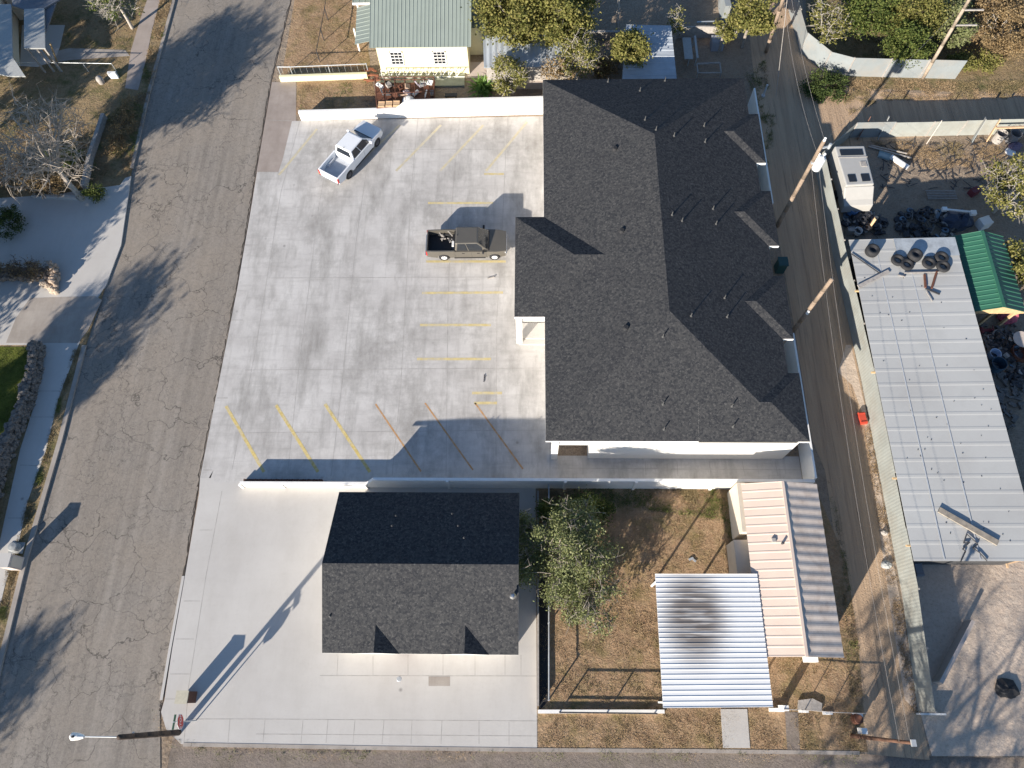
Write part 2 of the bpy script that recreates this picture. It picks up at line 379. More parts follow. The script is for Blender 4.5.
# parking lot slab with its joints and painted lines
lotW = [(283, 100), (268, 170), (249, 215), (236, 290), (220, 375), (200, 475), (192, 525)]
lot = GP([(298, 112)] , 0) + [G(x + 1.5, y, 0) for x, y in lotW[1:]] + GP([(192, 530), (545, 505)], 0) + [Vector((1.3, G(0, 505).y, 0)), Vector((1.3, 44.2, 0))]
lot = GP([(292, 121)], 0) + [G(x + 1.5, y, 0) for x, y in [(281, 160), (262, 215), (249, 290), (232, 375), (212, 470), (204, 492)]] + [Vector((G(204, 492).x, 12.6, 0)), Vector((17.5, 12.6, 0)), Vector((17.5, 14.6, 0)), Vector((1.5, 14.6, 0)), Vector((1.5, 43.4, 0))]
LZ = .0
lot_o = sheet('parking_lot', lot, LZ, CONC, .10)
def strips(parent, name, lines, w, mat, z=.004, base=0.0):
    for ln_ in lines:
        mb = MB()
        for (a, b) in zip(ln_[:-1], ln_[1:]):
            p, q = G(*a, base), G(*b, base); d = (q - p).normalized(); s = Vector((-d.y, d.x, 0)) * w / 2
            mb.poly([(v.x, v.y, base + z) for v in (p - s, q - s, q + s, p + s)])
        o = obj(name, mb, mat, parent)
def jointset(parent, lines, w=.028, z=.003, mat=JOINT, base=0.0):
    mb = MB()
    for ln_ in lines:
        for (a, b) in zip(ln_[:-1], ln_[1:]):
            p, q = G(*a, base), G(*b, base); d = (q - p).normalized(); s = Vector((-d.y, d.x, 0)) * w / 2
            mb.poly([(v.x, v.y, base + z) for v in (p - s, q - s, q + s, p + s)]); z += .00002
    obj('joint', mb, mat, parent)
jointset(lot_o, [[(300, 120), (281, 192), (256, 347), (232, 470)], [(334, 118), (318, 212), (297, 384), (288, 470)], [(374, 118), (356, 242), (342, 384), (331, 476)],
                 [(418, 118), (411, 192), (401, 384), (392, 476)], [(460, 118), (452, 200), (448, 300), (446, 476)], [(508, 112), (502, 230), (497, 317), (496, 432), (496, 476)],
                 [(370, 150), (541, 149)], [(268, 278), (514, 277)], [(245, 370), (541, 368)], [(235, 433), (546, 430)], [(552, 468), (812, 470)],
                 [(583, 460), (583, 475)], [(614, 461), (614, 475)], [(645, 461), (646, 475)], [(677, 461), (678, 476)], [(709, 461), (711, 476)], [(742, 461), (745, 476)], [(775, 462), (778, 476)], [(550, 441), (550, 476)]])
strips(lot_o, 'painted_line', [[(317, 129), (279, 175)], [(441, 125), (396, 171)], [(483.5, 125), (440, 171)], [(400, 125), (362, 160)], [(527, 122), (486, 171)], [(334, 160), (318, 174)]], .2, PALEY)
strips(lot_o, 'painted_line', [[(484, 174), (504, 174)], [(428, 203), (493, 203)], [(426, 261.5), (506, 261.5)], [(422, 293), (503, 292.5)], [(420, 325), (491, 325)], [(417, 359), (491, 359)], [(472, 393), (502, 393)], [(474, 403), (497, 403)], [(430, 235), (500, 235)]], .2, YELF)
strips(lot_o, 'painted_line', [[(226, 406), (264, 472)], [(276, 405), (318, 472)], [(325, 404), (370, 472)]], .21, YEL)
strips(lot_o, 'painted_line', [[(375.5, 404), (421, 471.5)], [(425, 403), (473, 470)], [(475, 403), (523, 469)]], .11, ORA)
# sidewalk band on the west side of the lot
sheet('brown_sidewalk', GP([(272, 82), (296, 82), (296, 121), (290, 160), (288, 172), (256.5, 172)]), -.001, WALK, .10)
sw = sheet('sidewalk', GP([(290, 172), (275, 215), (262, 290), (245, 375), (225, 470), (212, 495), (199, 492), (200, 478), (220, 376), (237, 290), (250, 215), (257, 172)]), -.001, CONC, .10)
jointset(sw, [[(268, 120), (292, 121)], [(258, 172), (278, 172)], [(245, 245), (258, 245)], [(231, 320), (243, 320)], [(217, 398), (228, 398)], [(203, 470), (212, 470)]], .04, .003)
# lot around the small dark-roofed house
lot2 = GP([(214, 478), (200.5, 478), (199, 494), (185, 576), (172, 650), (164.5, 700), (161, 712), (166, 729), (181, 744), (205, 746.5), (380, 747), (537, 748.5)]) + [Vector((.35, 12.7, 0)), Vector((G(214, 484).x, 12.7, 0))]
lot2_o = sheet('corner_lot', lot2, .001, CONC2, .12)
jointset(lot2_o, [[(222, 491), (206, 576), (188.7, 686), (184, 742)], [(256, 719), (537, 721)], [(188, 719), (256, 719)], [(256, 734), (537, 736)], [(165, 699), (190, 699)], [(184, 601), (200, 601)], [(176, 639), (194, 639)], [(170, 674), (190, 674)],
                  [(338, 575), (337, 656)], [(520, 490), (521, 720)][:0] or [(521, 655), (521, 676)], [(200, 530), (212, 530)], [(338, 656), (337, 675)], [(373, 656), (373, 675)], [(408, 655), (408, 675)], [(443, 655), (443, 675)], [(475, 655), (475, 675)], [(505, 655), (505, 675)],
                  [(320, 675.5), (537, 676)], [(265, 720), (263, 742)], [(303, 720), (301, 743)], [(328, 720), (326, 743)], [(355, 720), (353, 743)], [(384, 720), (382, 744)], [(412, 720), (411, 744)], [(442, 720), (441, 744)], [(479, 720), (479, 744)], [(509, 722), (509, 745)], [(230, 719), (228, 742)]], .03, .003)
mb = MB(); mb.poly([tuple(G(x, y, .0055)) for x, y in ((428.5, 686), (450, 686), (450, 676.5), (428.5, 676.5))]); obj('patch', mb, CONC3, lot2_o)
c_ = G(399, 679, .0); mb = MB(); mb.lathe((c_.x, c_.y, .002), [(.0001, .012), (.13, .012), (.15, 0)], 16); obj('cleanout_cap', mb, GALV, lot2_o)
# kerbs
def kerb(name, px, w=.16, z0=-.13, z1=.03, mat=CONC3, side=1):
    mb = MB(); P = [p if isinstance(p, Vector) else G(*p, 0) for p in px]
    for i in range(len(P) - 1):
        a, b = P[i], P[i + 1]; d = (b - a).normalized(); s = Vector((-d.y, d.x, 0)) * w * side
        mb.prism([a, b, b + s, a + s], z0, z1)
    o = obj(name, mb, mat); tag(o, kind='structure'); return o
kerb('kerb', [(184.5, 576), (171, 650), (162.5, 700)], z1=.012, mat=CONC2, side=-1)
kerb('kerb', [(183, 746.5), (380, 750), (538, 752), (700, 753), (860, 755)], .2, z1=.015, mat=CONC3)
kerb('kerb', [(86, 345), (62, 440), (27, 560), (0, 672), (-30, 800)], .3, z1=.006, mat=CONC3, side=-1)
kerb('kerb', [(175, 0), (150, 92), (133, 168)], .25, z1=.004, mat=CONC3, side=-1)
mb = MB(); rj = random.Random(9); pr = None
for (xa, ya_), (xb, yb_) in zip(roadR[:-1], roadR[1:]):
    for k in range(26):
        f = k / 26; q = G(xa + (xb - xa) * f, ya_ + (yb_ - ya_) * f, RZ + .005); q.x += rj.uniform(-.07, .03); w_ = rj.uniform(.02, .10)
        if pr is not None and rj.random() < .93: mb.poly([(pr[0].x - pr[1], pr[0].y, RZ + .005), (q.x - w_, q.y, RZ + .005), (q.x, q.y, RZ + .005), (pr[0].x, pr[0].y, RZ + .005)])
        pr = (q, w_)
tag(obj('gutter_crack', mb, simple('crack_dirt', (.06, .05, .042), .95, .3, 4)), kind='structure')
# yards
sheet('front_verge', GP([(538, 712), (700, 712), (862, 713), (868, 752), (700, 751), (538, 750)]), -.004, DRYG)
sheet('dry_yard', GP([(538, 487), (735, 487), (812, 480), (846, 560), (858, 640), (864, 713), (538, 713)]), -.003, DRYG)
sheet('yard_path', GP([(720.5, 709), (747, 709), (750, 748), (723, 748)]), .03, CONC2, .05)
sheet('old_path', GP([(785, 712), (798, 712), (800, 750), (787, 750)]), .004, STRD)
sheet('north_yard', GP([(300, -60), (790, -60), (770, 80), (744, 100), (545, 112), (300, 118), (297, 82)]), -.009, DIRT)
sheet('fenced_yard', GP([(298, -20), (356, -20), (370, 62), (370, 80), (281, 80)]), .001, DRYG)
sheet('strip_yard', GP([(297, 82), (372, 80), (380, 113), (296, 115)]), -.001, DRYG)
sheet('north_east_yard', GP([(806, -60), (1100, -60), (1100, 96), (850, 88), (838, 77), (806, 50)]), -.006, WEED)
sheet('paved_strip', GP([(452, 62), (500, 62), (500, 78), (452, 78)]), .004, PINKC)
# left side of the street
sheet('driveway', GP([(0, 198), (50, 195), (120, 185), (125, 178), (131, 176), (121, 245), (106, 285), (90, 310), (70, 337), (48, 345), (0, 345), (-60, 345), (-60, 200)]), .001, CONC2, .1)
sheet('entry_walk', GP([(30, 298), (95, 296), (102, 300), (88, 330), (78, 343), (44, 343), (6, 343), (16, 318)]), .006, CONC3, .02)
lw = sheet('left_sidewalk', GP([(46, 343), (80, 341), (58, 400), (46, 450), (28, 500), (18, 545), (5, 585), (-8, 640), (-30, 740), (-60, 740), (-20, 600), (0, 540), (20, 450), (36, 400)]), .002, CONC2, .05)
jointset(lw, [[(38, 391), (60, 391)], [(30, 417), (55, 417)], [(20, 465), (42, 466)], [(8, 518), (28, 518)]], .04, .003, base=.002)
sheet('north_walk', GP([(147, 0), (160, 0), (152, 30), (146, 60), (138, 90), (125, 88), (131, 50), (140, 20)]), .002, WALK, .04)
sheet('green_lawn', GP([(-60, 346), (32, 347), (36, 352), (30, 375), (22, 400), (10, 440), (0, 455), (-60, 520)]), .002, LAWN)
sheet('porch_walk', GP([(38, 55), (70, 48), (125, 50), (130, 56), (70, 60), (36, 66)]), .002, CONC3)
sheet('porch_pad', GP([(22, 25), (65, 25), (60, 47), (55, 60), (38, 67), (20, 66)]), .004, CONC2)
# black strip and pipe rail between corner lot and dry yard
sheet('black_strip', GP([(538.5, 576), (549, 576), (549, 700), (541, 709), (538.5, 709)]), .003, BLACK)

# ------------------------------------------------------------------ buildings
def hip(mb, x0, x1, y0, y1, ze, t, fas=.2, ends=(1, 1, 1, 1), m=0, ms=1):
    """hipped roof solid; ends: hip at W,E,S,N ; ridge along the longer side"""
    w, l = x1 - x0, y1 - y0
    if l >= w:
        h = w / 2 * t; xm = (x0 + x1) / 2
        ys = y0 + (w / 2 if ends[2] else 0); yn = y1 - (w / 2 if ends[3] else 0)
        a, b = (xm, ys, ze + h), (xm, yn, ze + h)
        mb.poly([(x0, y1, ze), (x0, y0, ze), a, b], m); mb.poly([(x1, y0, ze), (x1, y1, ze), b, a], m)
        mb.poly([(x0, y0, ze), (x1, y0, ze), a], m if ends[2] else ms); mb.poly([(x1, y1, ze), (x0, y1, ze), b], m if ends[3] else ms)
    else:
        h = l / 2 * t; ym = (y0 + y1) / 2
        xs = x0 + (l / 2 if ends[0] else 0); xn = x1 - (l / 2 if ends[1] else 0)
        a, b = (xs, ym, ze + h), (xn, ym, ze + h)
        mb.poly([(x0, y0, ze), (x1, y0, ze), b, a], m); mb.poly([(x1, y1, ze), (x0, y1, ze), a, b], m)
        mb.poly([(x0, y1, ze), (x0, y0, ze), a], m if ends[0] else ms); mb.poly([(x1, y0, ze), (x1, y1, ze), b], m if ends[1] else ms)
    c = [(x0, y0), (x1, y0), (x1, y1), (x0, y1)]
    for i in range(4):
        p, q = c[i], c[(i + 1) % 4]; mb.poly([(*p, ze - fas), (*q, ze - fas), (*q, ze), (*p, ze)], ms)
    mb.poly([(x, y, ze - fas) for x, y in reversed(c)], ms)

def window(parent, c, w, h, axis='S', fr=TRIM, mull=1, gl=GLASS, cross=1):
    """window set on a wall facing S/W/E/N; centre c on the wall plane"""
    dirs = {'S': ((1, 0, 0), (0, -1, 0)), 'N': ((-1, 0, 0), (0, 1, 0)), 'W': ((0, -1, 0), (-1, 0, 0)), 'E': ((0, 1, 0), (1, 0, 0))}
    u, n = map(Vector, dirs[axis]); c = Vector(c); z = Vector((0, 0, 1)); mb = MB()
    mat = Matrix((u, n, z)).transposed()
    for s in (-1, 1):
        mb.box(c + u * s * (w / 2) + n * .02, (.08, .07, h + .08), M=mat); mb.box(c + z * s * (h / 2) + n * .021, (w + .079, .068, .08), M=mat)
    for k in range(mull): mb.box(c + u * (w * ((k + 1) / (mull + 1) - .5)) + n * .022, (.035, .05, h - .02), M=mat)
    for k in range(cross): mb.box(c + z * (h * ((k + 1) / (cross + 1) - .5)) + n * .022, (w - .02, .05, .045 if k != cross // 2 else .08), M=mat)
    f = obj('window', mb, fr, parent)
    mb = MB(); mb.box(c + n * .008, (w - .01, .03, h - .01), M=mat); obj('pane', mb, gl, f)
def door(parent, c, w, h, axis='S', mat=TRIM):
    dirs = {'S': ((1, 0, 0), (0, -1, 0)), 'N': ((-1, 0, 0), (0, 1, 0)), 'W': ((0, -1, 0), (-1, 0, 0)), 'E': ((0, 1, 0), (1, 0, 0))}
    u, n = map(Vector, dirs[axis]); M = Matrix((u, n, Vector((0, 0, 1)))).transposed(); c = Vector(c)
    mb = MB(); mb.box(c + n * .01, (w, .06, h), M=M); d = obj('door', mb, mat, parent)
    mb = MB(); mb.box(c + n * .07 + u * w * .38, (.1, .05, .05), M=M); obj('handle', mb, CHROME, d)
def pipe_vent(parent, px, py, fz, h=.36, r=.035, name='vent_pipe'):
    # fz gives roof height at xy; iterate
    z = 5.0
    for _ in range(12): p = G(px, py, z); z = fz(p.x, p.y)
    mb = MB(); mb.tube((p.x, p.y, z - .05), (p.x, p.y, z + h), r, n=8); mb.lathe((p.x, p.y, z), [(r + .07, -.03), (r + .03, .05), (r, .12)], 10)
    o = obj(name, mb, VENTG if name == 'vent_pipe' else BLACK, parent); return o

# ---- the long hipped building
ZE = 4.1; T = .33
bx0 = .93; bx1 = G(746, 95, ZE).x; by0 = G(600, 441.2, ZE).y; by1 = G(600, 79.3, ZE).y
be = .5 * (G(767, 163, ZE).x + G(809, 442, ZE).x)
bw = (bx1 - bx0) / 2; ridge_z = ZE + bw * T
big = thing('commercial_building', (8, 28, 0), 'long white building under the big dark hipped shingle roof beside the parking lot', 'building')
bays = [(G(767, 163, ZE).y, G(757, 114, ZE).y), (G(779, 246, ZE).y, G(771, 191, ZE).y), (G(794, 339, ZE).y, G(784, 276, ZE).y), (by0, G(799, 373, ZE).y)]
wy0 = G(530, 317, ZE).y; wy1 = G(530, 217, ZE).y; wx0 = G(515, 260, ZE).x
mb = MB(); hip(mb, bx0, bx1, by0, by1, ZE, T)
for k, (a, b) in enumerate(bays):
    h = b - a; xin = be - h * 1.2 - 1.2
    hip(mb, xin, be, a, b, ZE + .003 + .001 * k, T, ends=(0, 1, 1, 1), fas=.21)
hip(mb, wx0, wx0 + 8.4, wy0, wy1, ZE + .004, T, ends=(1, 0, 1, 1), fas=.21)
roof = obj('roof', mb, [SHING, TRIM], big)
def big_z(x, y):
    d = min(x - bx0, bx1 - x, y - by0, by1 - y); z = ZE + max(d, 0) * T
    for a, b in bays:
        if a < y < b and x < be: z = max(z, ZE + min(be - x, y - a, b - y) * T)
    return z
for px, py in [(608, 82), (665, 81), (640, 91), (645, 120), (656, 130), (674, 136), (704, 126), (705, 142), (672, 215), (682, 221), (713, 209), (716, 224), (724.5, 298), (691, 316), (727, 317), (663, 336.5), (663, 404), (664, 429), (732, 406), (733, 426.5)]:
    pipe_vent(roof, px, py, big_z)
for px, py in [(615, 149), (622, 231), (626, 328)]:
    pipe_vent(roof, px, py, big_z, .17, .14, 'roof_vent')
mb = MB(); mx = bx1 - .45; wby = 14.42
poly = [(1.35, wby), (3.1, wby), (3.1, wby + 1.6), (4.35 - .55, wby + 1.6), (3.8, wby), (be - .35, wby)]
poly = [(1.35, wby + 1.5), (3.75, wby + 1.5), (3.75, wby), (be - .35, wby)]
yy = by0
for k, (a, b) in enumerate(reversed(bays)):
    if k: poly += [(mx, a + .3), (be - .35, a + .3)]
    poly += [(be - .35, b - .3), (mx, b - .3)]
poly += [(mx, by1 - .4), (1.35, by1 - .4), (1.35, wy1 - .35), (wx0 + .45, wy1 - .35), (wx0 + .45, wy0 + 2.2), (1.35, wy0 + 2.2)]
mb.prism(poly, -.1, ZE - .19); obj('wall', mb, WHITE, big)
# recessed south entrance with a lattice frieze and a corner column
cx = G(553, 456, 0).x
mb = MB(); mb.box((1.55, wby + .12, (ZE - .2) / 2), (.42, .42, ZE - .21)); obj('column', mb, WHITE, big)
mb = MB(); mb.box((2.75, wby + .05, 2.95), (2.0, .16, .26)); obj('beam', mb, TRIM, big)
mb = MB()
for k in range(13): mb.box((1.84 + k * .152, wby + .05, 3.49), (.06, .05, .80))
obj('lattice', mb, TRIM, big); mb = MB(); mb.box((2.75, wby + .35, 3.45), (1.96, .1, .86)); obj('shadow_board', mb, DARKM, big)  # dark backing stands in for the shade of the recess in the lattice gaps
door(big, (2.75, wby + 1.19, 1.15), .95, 2.1, 'S', GREYW)
# west wing porch
mb = MB(); mb.box((wx0 + .28, wy0 + .3, (ZE - .2) / 2), (.4, .4, ZE - .21)); obj('column', mb, WHITE, big)
mb = MB(); mb.box((wx0 + 1.3, wy0 + .3, 3.2), (1.6, .14, .24)); obj('beam', mb, TRIM, big)
mb = MB()
for k in range(9): mb.box((wx0 + .6 + k * .16, wy0 + .3, 3.6), (.06, .05, .6))
obj('lattice', mb, TRIM, big)
mb = MB(); mb.box((wx0 + 1.15, wy0 + .8, .075), (1.8, 1.6, .15)); mb.box((wx0 + 1.25, wy0 + 1.0, .20), (1.6, 1.2, .12)); obj('step', mb, CONC2, big)
door(big, (wx0 + 1.3, wy0 + 2.19, 1.3), 1.0, 2.1, 'S', TRIM)
for k, y in enumerate((16.8, 20.0, 33.5, 37.0, 40.3)):
    window(big, (1.35, y, 1.7), 1.3, 1.2, 'W')

# ---- small dark-roofed house on the corner lot
HZ = 2.3
sm = thing('dark_roofed_house', (-6, 6.7, 0), 'small house with near-black gabled shingle roof and two little gables on its eave', 'house')
sx0 = G(322, 653.5, HZ).x; sx1 = G(518.5, 654.7, HZ).x; sy0 = G(420, 654, HZ).y; sy1 = G(420, 492.3, HZ).y
st = .435; smid = (sy0 + sy1) / 2; sh = (sy1 - sy0) / 2 * st
def gable_solid(mb, x0, x1, y0, y1, ze, zr, axis='x', fas=.15, m=0, ms=1):
    if axis == 'x':
        ym = (y0 + y1) / 2
        mb.poly([(x0, y0, ze), (x1, y0, ze), (x1, ym, zr), (x0, ym, zr)], m); mb.poly([(x1, y1, ze), (x0, y1, ze), (x0, ym, zr), (x1, ym, zr)], m)
        for x, s in ((x0, 1), (x1, -1)):
            pts = [(x, y0, ze - fas), (x, y0, ze), (x, ym, zr), (x, y1, ze), (x, y1, ze - fas), (x, ym, zr - fas)]
            mb.poly(pts if s < 0 else pts[::-1], ms)
        mb.poly([(x0, y0, ze - fas), (x1, y0, ze - fas), (x1, y0, ze), (x0, y0, ze)], ms); mb.poly([(x1, y1, ze - fas), (x0, y1, ze - fas), (x0, y1, ze), (x1, y1, ze)], ms)
        mb.poly([(x0, y0, ze - fas), (x0, ym, zr - fas), (x1, ym, zr - fas), (x1, y0, ze - fas)], ms); mb.poly([(x1, y1, ze - fas), (x1, ym, zr - fas), (x0, ym, zr - fas), (x0, y1, ze - fas)], ms)
    else:
        xm = (x0 + x1) / 2
        mb.poly([(x0, y1, ze), (x0, y0, ze), (xm, y0, zr), (xm, y1, zr)], m); mb.poly([(x1, y0, ze), (x1, y1, ze), (xm, y1, zr), (xm, y0, zr)], m)
        for y, s in ((y0, 1), (y1, -1)):
            pts = [(x0, y, ze - fas), (x0, y, ze), (xm, y, zr), (x1, y, ze), (x1, y, ze - fas), (xm, y, zr - fas)]
            mb.poly(pts if s > 0 else pts[::-1], ms)
        mb.poly([(x0, y1, ze - fas), (x0, y0, ze - fas), (x0, y0, ze), (x0, y1, ze)], ms); mb.poly([(x1, y0, ze - fas), (x1, y1, ze - fas), (x1, y1, ze), (x1, y0, ze)], ms)
def gable_walls(mb, x0, x1, y0, y1, ze, zr, axis='x', z0=-.1):
    mb.prism([(x0, y0), (x1, y0), (x1, y1), (x0, y1)], z0, ze, bottom=False)
    if axis == 'x':
        ym = (y0 + y1) / 2
        mb.poly([(x0, y1, ze), (x0, y0, ze), (x0, ym, zr)]); mb.poly([(x1, y0, ze), (x1, y1, ze), (x1, ym, zr)])
    else:
        xm = (x0 + x1) / 2
        mb.poly([(x0, y0, ze), (x1, y0, ze), (xm, y0, zr)]); mb.poly([(x1, y1, ze), (x0, y1, ze), (xm, y1, zr)])
mb = MB(); gable_solid(mb, sx0, sx1, sy0, sy1, HZ, HZ + sh)
for px in (374, 464.5):
    xr = G(px, 653, HZ + .5).x; hw = 1.35; gz = .66
    mb.poly([(xr - hw, sy0 - .012, HZ + .003), (xr, sy0 - .012, HZ + gz), (xr, sy0 + gz / st, HZ + gz + .003)], 0)
    mb.poly([(xr, sy0 - .012, HZ + gz), (xr + hw, sy0 - .012, HZ + .003), (xr, sy0 + gz / st, HZ + gz + .003)], 0)
    mb.poly([(xr - hw, sy0 - .012, HZ - .15), (xr + hw, sy0 - .012, HZ - .15), (xr + hw, sy0 - .012, HZ + .003), (xr, sy0 - .012, HZ + gz), (xr - hw, sy0 - .012, HZ + .003)], 1)
sroof = obj('roof', mb, [SHING, TRIM], sm)
def small_z(x, y): return HZ + (sh / ((sy1 - sy0) / 2)) * min(y - sy0, sy1 - y)
for px, py in [(330, 616), (396, 516), (452, 514), (458, 526), (464, 538), (392, 526)]: pipe_vent(sroof, px, py, small_z, .14, .025)
z = 4.
for _ in range(9): p = G(513, 597, z); z = small_z(p.x, p.y)
mb = MB(); mb.tube((p.x, p.y, z - .1), (p.x, p.y, z + .45), .10, n=12); mb.lathe((p.x, p.y, z + .45), [(.17, -.02), (.19, .03), (.10, .14), (.0001, .17)], 12); obj('flue_cap', mb, CHROME, sroof)
mb = MB(); gable_walls(mb, sx0 + .35, sx1 - .35, sy0 + .4, sy1 - .35, HZ - .02, HZ + sh - .2); obj('wall', mb, WHITE, sm)
for x in (-9.8, -5.2, -2.4): window(sm, (x, sy0 + .4, 1.45), 1.2, 1.1, 'S')
door(sm, (-7.4, sy0 + .4, 1.05), .95, 2.05, 'S', BROWN); window(sm, (sx0 + .35, 5, 1.45), 1.2, 1.1, 'W')

# ---- blush metal-roofed house east of the dry yard
PZ = 3.3; pzr = 3.15
pk = thing('blush_roofed_house', (15, 7, 0), 'narrow house with blush pink metal roof slope and rusty grey slope facing the alley', 'house')
px0 = G(751, 570, 2.55).x; px1 = G(830, 570, 2.55).x; pxr = G(794.5, 569, pzr).x; py0 = G(790, 657, 2.8).y; py1 = G(784, 483, 2.8).y
PZ = 2.55; mb = MB(); n = 15
mb.corr((px0, py0, PZ), (pxr, py0, pzr), (pxr, py1, pzr), (px0, py1, PZ), 19, .02, kind='seam'); obj('roof', mb, PINKR, pk)
mb = MB(); mb.corr((pxr, py0, pzr), (px1, py0, PZ), (px1, py1, PZ), (pxr, py1, pzr), 18, .026, kind='wave', per=6); obj('roof', mb, RUSTR, pk)['label'] = 'rusty corrugated grey slope'
mb = MB(); mb.bar((pxr, py0, pzr + .05), (pxr, py1, pzr + .05), .16, .05); obj('ridge_cap', mb, PINKR, pk)
mb = MB(); xm = pxr
mb.prism([(px0 + .3, py0 + .25), (px1 - .3, py0 + .25), (px1 - .3, py1 - .25), (px0 + .3, py1 - .25)], -.1, PZ - .02, bottom=False)
for y, s in ((py0 + .25, 1), (py1 - .25, -1)):
    q = [(px0 + .3, y, PZ - .02), (px1 - .3, y, PZ - .02), (xm, y, pzr - .06)]; mb.poly(q if s > 0 else q[::-1])
obj('wall', mb, TAN, pk)
mb = MB(); c = G(774, 540, 3.05); mb.box((c.x, c.y, 2.98), (.22, .22, .2)); obj('vent_box', mb, GREYW, pk)
mb = MB(); c = G(783, 543, 3.2); mb.tube((c.x, c.y, 2.9), (c.x, c.y, 3.3), .07); obj('vent_pipe', mb, DARKM, pk)
mb = MB(); a = G(741, 559, 1.6); mb.box((px0 - .1, a.y, .9), (1.0, 2.2, 1.8)); obj('water_heater_closet', mb, TAN, pk)
mb = MB(); a = G(735, 510, 1.6); mb.box((px0 + .05, a.y, 1.2), (.5, 3.0, 2.4)); obj('wall_panel', mb, TAN, pk)
mb = MB(); c = G(810, 661, 2.0); mb.box((c.x, py0 + .02, 2.1), (.7, .5, .45)); obj('air_conditioner', mb, TRIM, pk)
window(pk, (15, py0 + .25, 1.5), 1.1, 1.1, 'S')

# ---- carport
cz = 2.7
cp = thing('carport', (10, 3, 0), 'flat carport with a bright silvery corrugated roof stained grey in its middle', 'carport')
A, B, C, D = (G(655, 574, cz + .1), G(757, 574, cz), G(773, 707, cz), G(663, 708, cz + .1))
m, t, bs, nd, ln = newmat('stained_bright_roof'); v = coords(t)
# a soot stain with its own blurred outline near the middle of the sheet
tc = nd.new('ShaderNodeNewGeometry'); sub = nd.new('ShaderNodeVectorMath'); sub.operation = 'SUBTRACT'; sc_ = G(694, 616, cz); sub.inputs[1].default_value = (sc_.x, sc_.y, cz)
ln.new(tc.outputs['Position'], sub.inputs[0]); mp = nd.new('ShaderNodeMapping'); mp.inputs['Scale'].default_value = (.48, .34, 0); ln.new(sub.outputs[0], mp.inputs[0])
lg = nd.new('ShaderNodeVectorMath'); lg.operation = 'LENGTH'; ln.new(mp.outputs[0], lg.inputs[0])
mr = nd.new('ShaderNodeMapRange'); mr.inputs[1].default_value = .35; mr.inputs[2].default_value = 1.25; mr.inputs[3].default_value = 1; mr.inputs[4].default_value = 0; mr.interpolation_type = 'SMOOTHSTEP'; ln.new(lg.outputs['Value'], mr.inputs[0])
st_ = mth(t, 'MULTIPLY', mr.outputs[0], noise(t, coords(t, (.35, 2.8, 1)), 1.1, 4, .6, .05, .5))
c1 = mix(t, noise(t, v, .5, 4, .6), (.76, .76, .75), (.84, .835, .82)); c1 = mix(t, mth(t, 'MULTIPLY', st_, .92), c1, (.15, .125, .11))
ln.new(c1, bs.inputs['Base Color']); bs.inputs['Roughness'].default_value = .7; bs.inputs['Specular IOR Level'].default_value = .15
STAINED = m
mb = MB(); mb.corr(D, C, B, A, 26, .024, kind='seam'); obj('roof', mb, STAINED, cp)
for (x, y) in ((7.4, -.2), (10.1, -.2), (12.5, -.2), (7.4, 6.3), (10.1, 6.3)):
    mb = MB(); mb.box((x, y, 1.32), (.1, .1, 2.64)); obj('post', mb, TRIM, cp)
for y in (-.2, 3, 6.3):
    mb = MB(); mb.bar((7.35, y, 2.64), (12.6, y, 2.62), .08, .12); obj('beam', mb, TRIM, cp)

# ---- long shed on the right
MZ = 2.9
shd = thing('long_metal_shed', (28, 18, 0), 'very long low shed with a pale grey metal sheet roof littered with worn tyres', 'shed')
a0 = G(850, 240, MZ); a1 = G(912, 561, MZ); b0 = G(951, 236, MZ)
xr_ = b0.x; xl = (a0.x + a1.x) / 2
xw = G(1003, 424, MZ).x; xl2 = xl
xe = (xr_ + G(1000, 415, MZ).x) / 2
mb = MB(); ya, yb = a1.y, a0.y
mb.corr((xl, ya, MZ), (xe, ya, MZ + .25), (xe, yb, MZ + .25), (xl, yb, MZ), 22, .010, kind='seam'); mroof = obj('roof', mb, SHEDR, shd)
mb = MB()
for f in (.24, .52):
    x = xl + (xe - xl) * f; mb.bar((x, ya + .05, MZ + .065 + .25 * f), (x, yb - .05, MZ + .032 + .25 * f), .07, .003)
obj('screw_line', mb, simple('screw_line_metal', (.47, .485, .50), .6, .1), mroof)
mb = MB(); xp = (xe - xl)
mb.poly([(xl + xp * .42, yb - .02, MZ + .19), (xe, yb - .02, MZ + .33), (xe, yb - 1.5, MZ + .33), (xl + xp * .42, yb - 1.5, MZ + .19)][::-1]); obj('patch_sheet', mb, simple('mottled_sheet', (.42, .45, .47), .5, .25, 1.5, metal=.2), mroof)
mb = MB(); xw_ = max(xl + .25, 22.85)
mb.prism([(xw_, ya + .3), (xe - .35, ya + .3), (xe - .35, yb - .3), (xw_, yb - .3)], -.1, MZ - .01); obj('wall', mb, simple('shed_shade_dark', (.05, .05, .052), .8, .2), shd)  # near-black wall colour stands in for the shade inside the open shed
mb = MB(); rng_ = random.Random(3)
for k in range(60):
    x = rng_.uniform(xl + .5, xe - .4); y = rng_.uniform(ya + 1, yb - 2); mb.box((x, y, MZ + .045 + .25 * (x - xl) / xp), (rng_.uniform(.03, .09), .035, .015), rng_.uniform(0, 3))
tag(obj('leaf_scraps', mb, DARKM, mroof), kind='stuff')
for k, y in enumerate((yb - 4, yb - 10, yb - 17, ya + .9)):
    mb = MB(); mb.box((xl - .05, y, MZ - .12), (.3, .09, .14)); obj('rafter_end', mb, WOODL, shd)

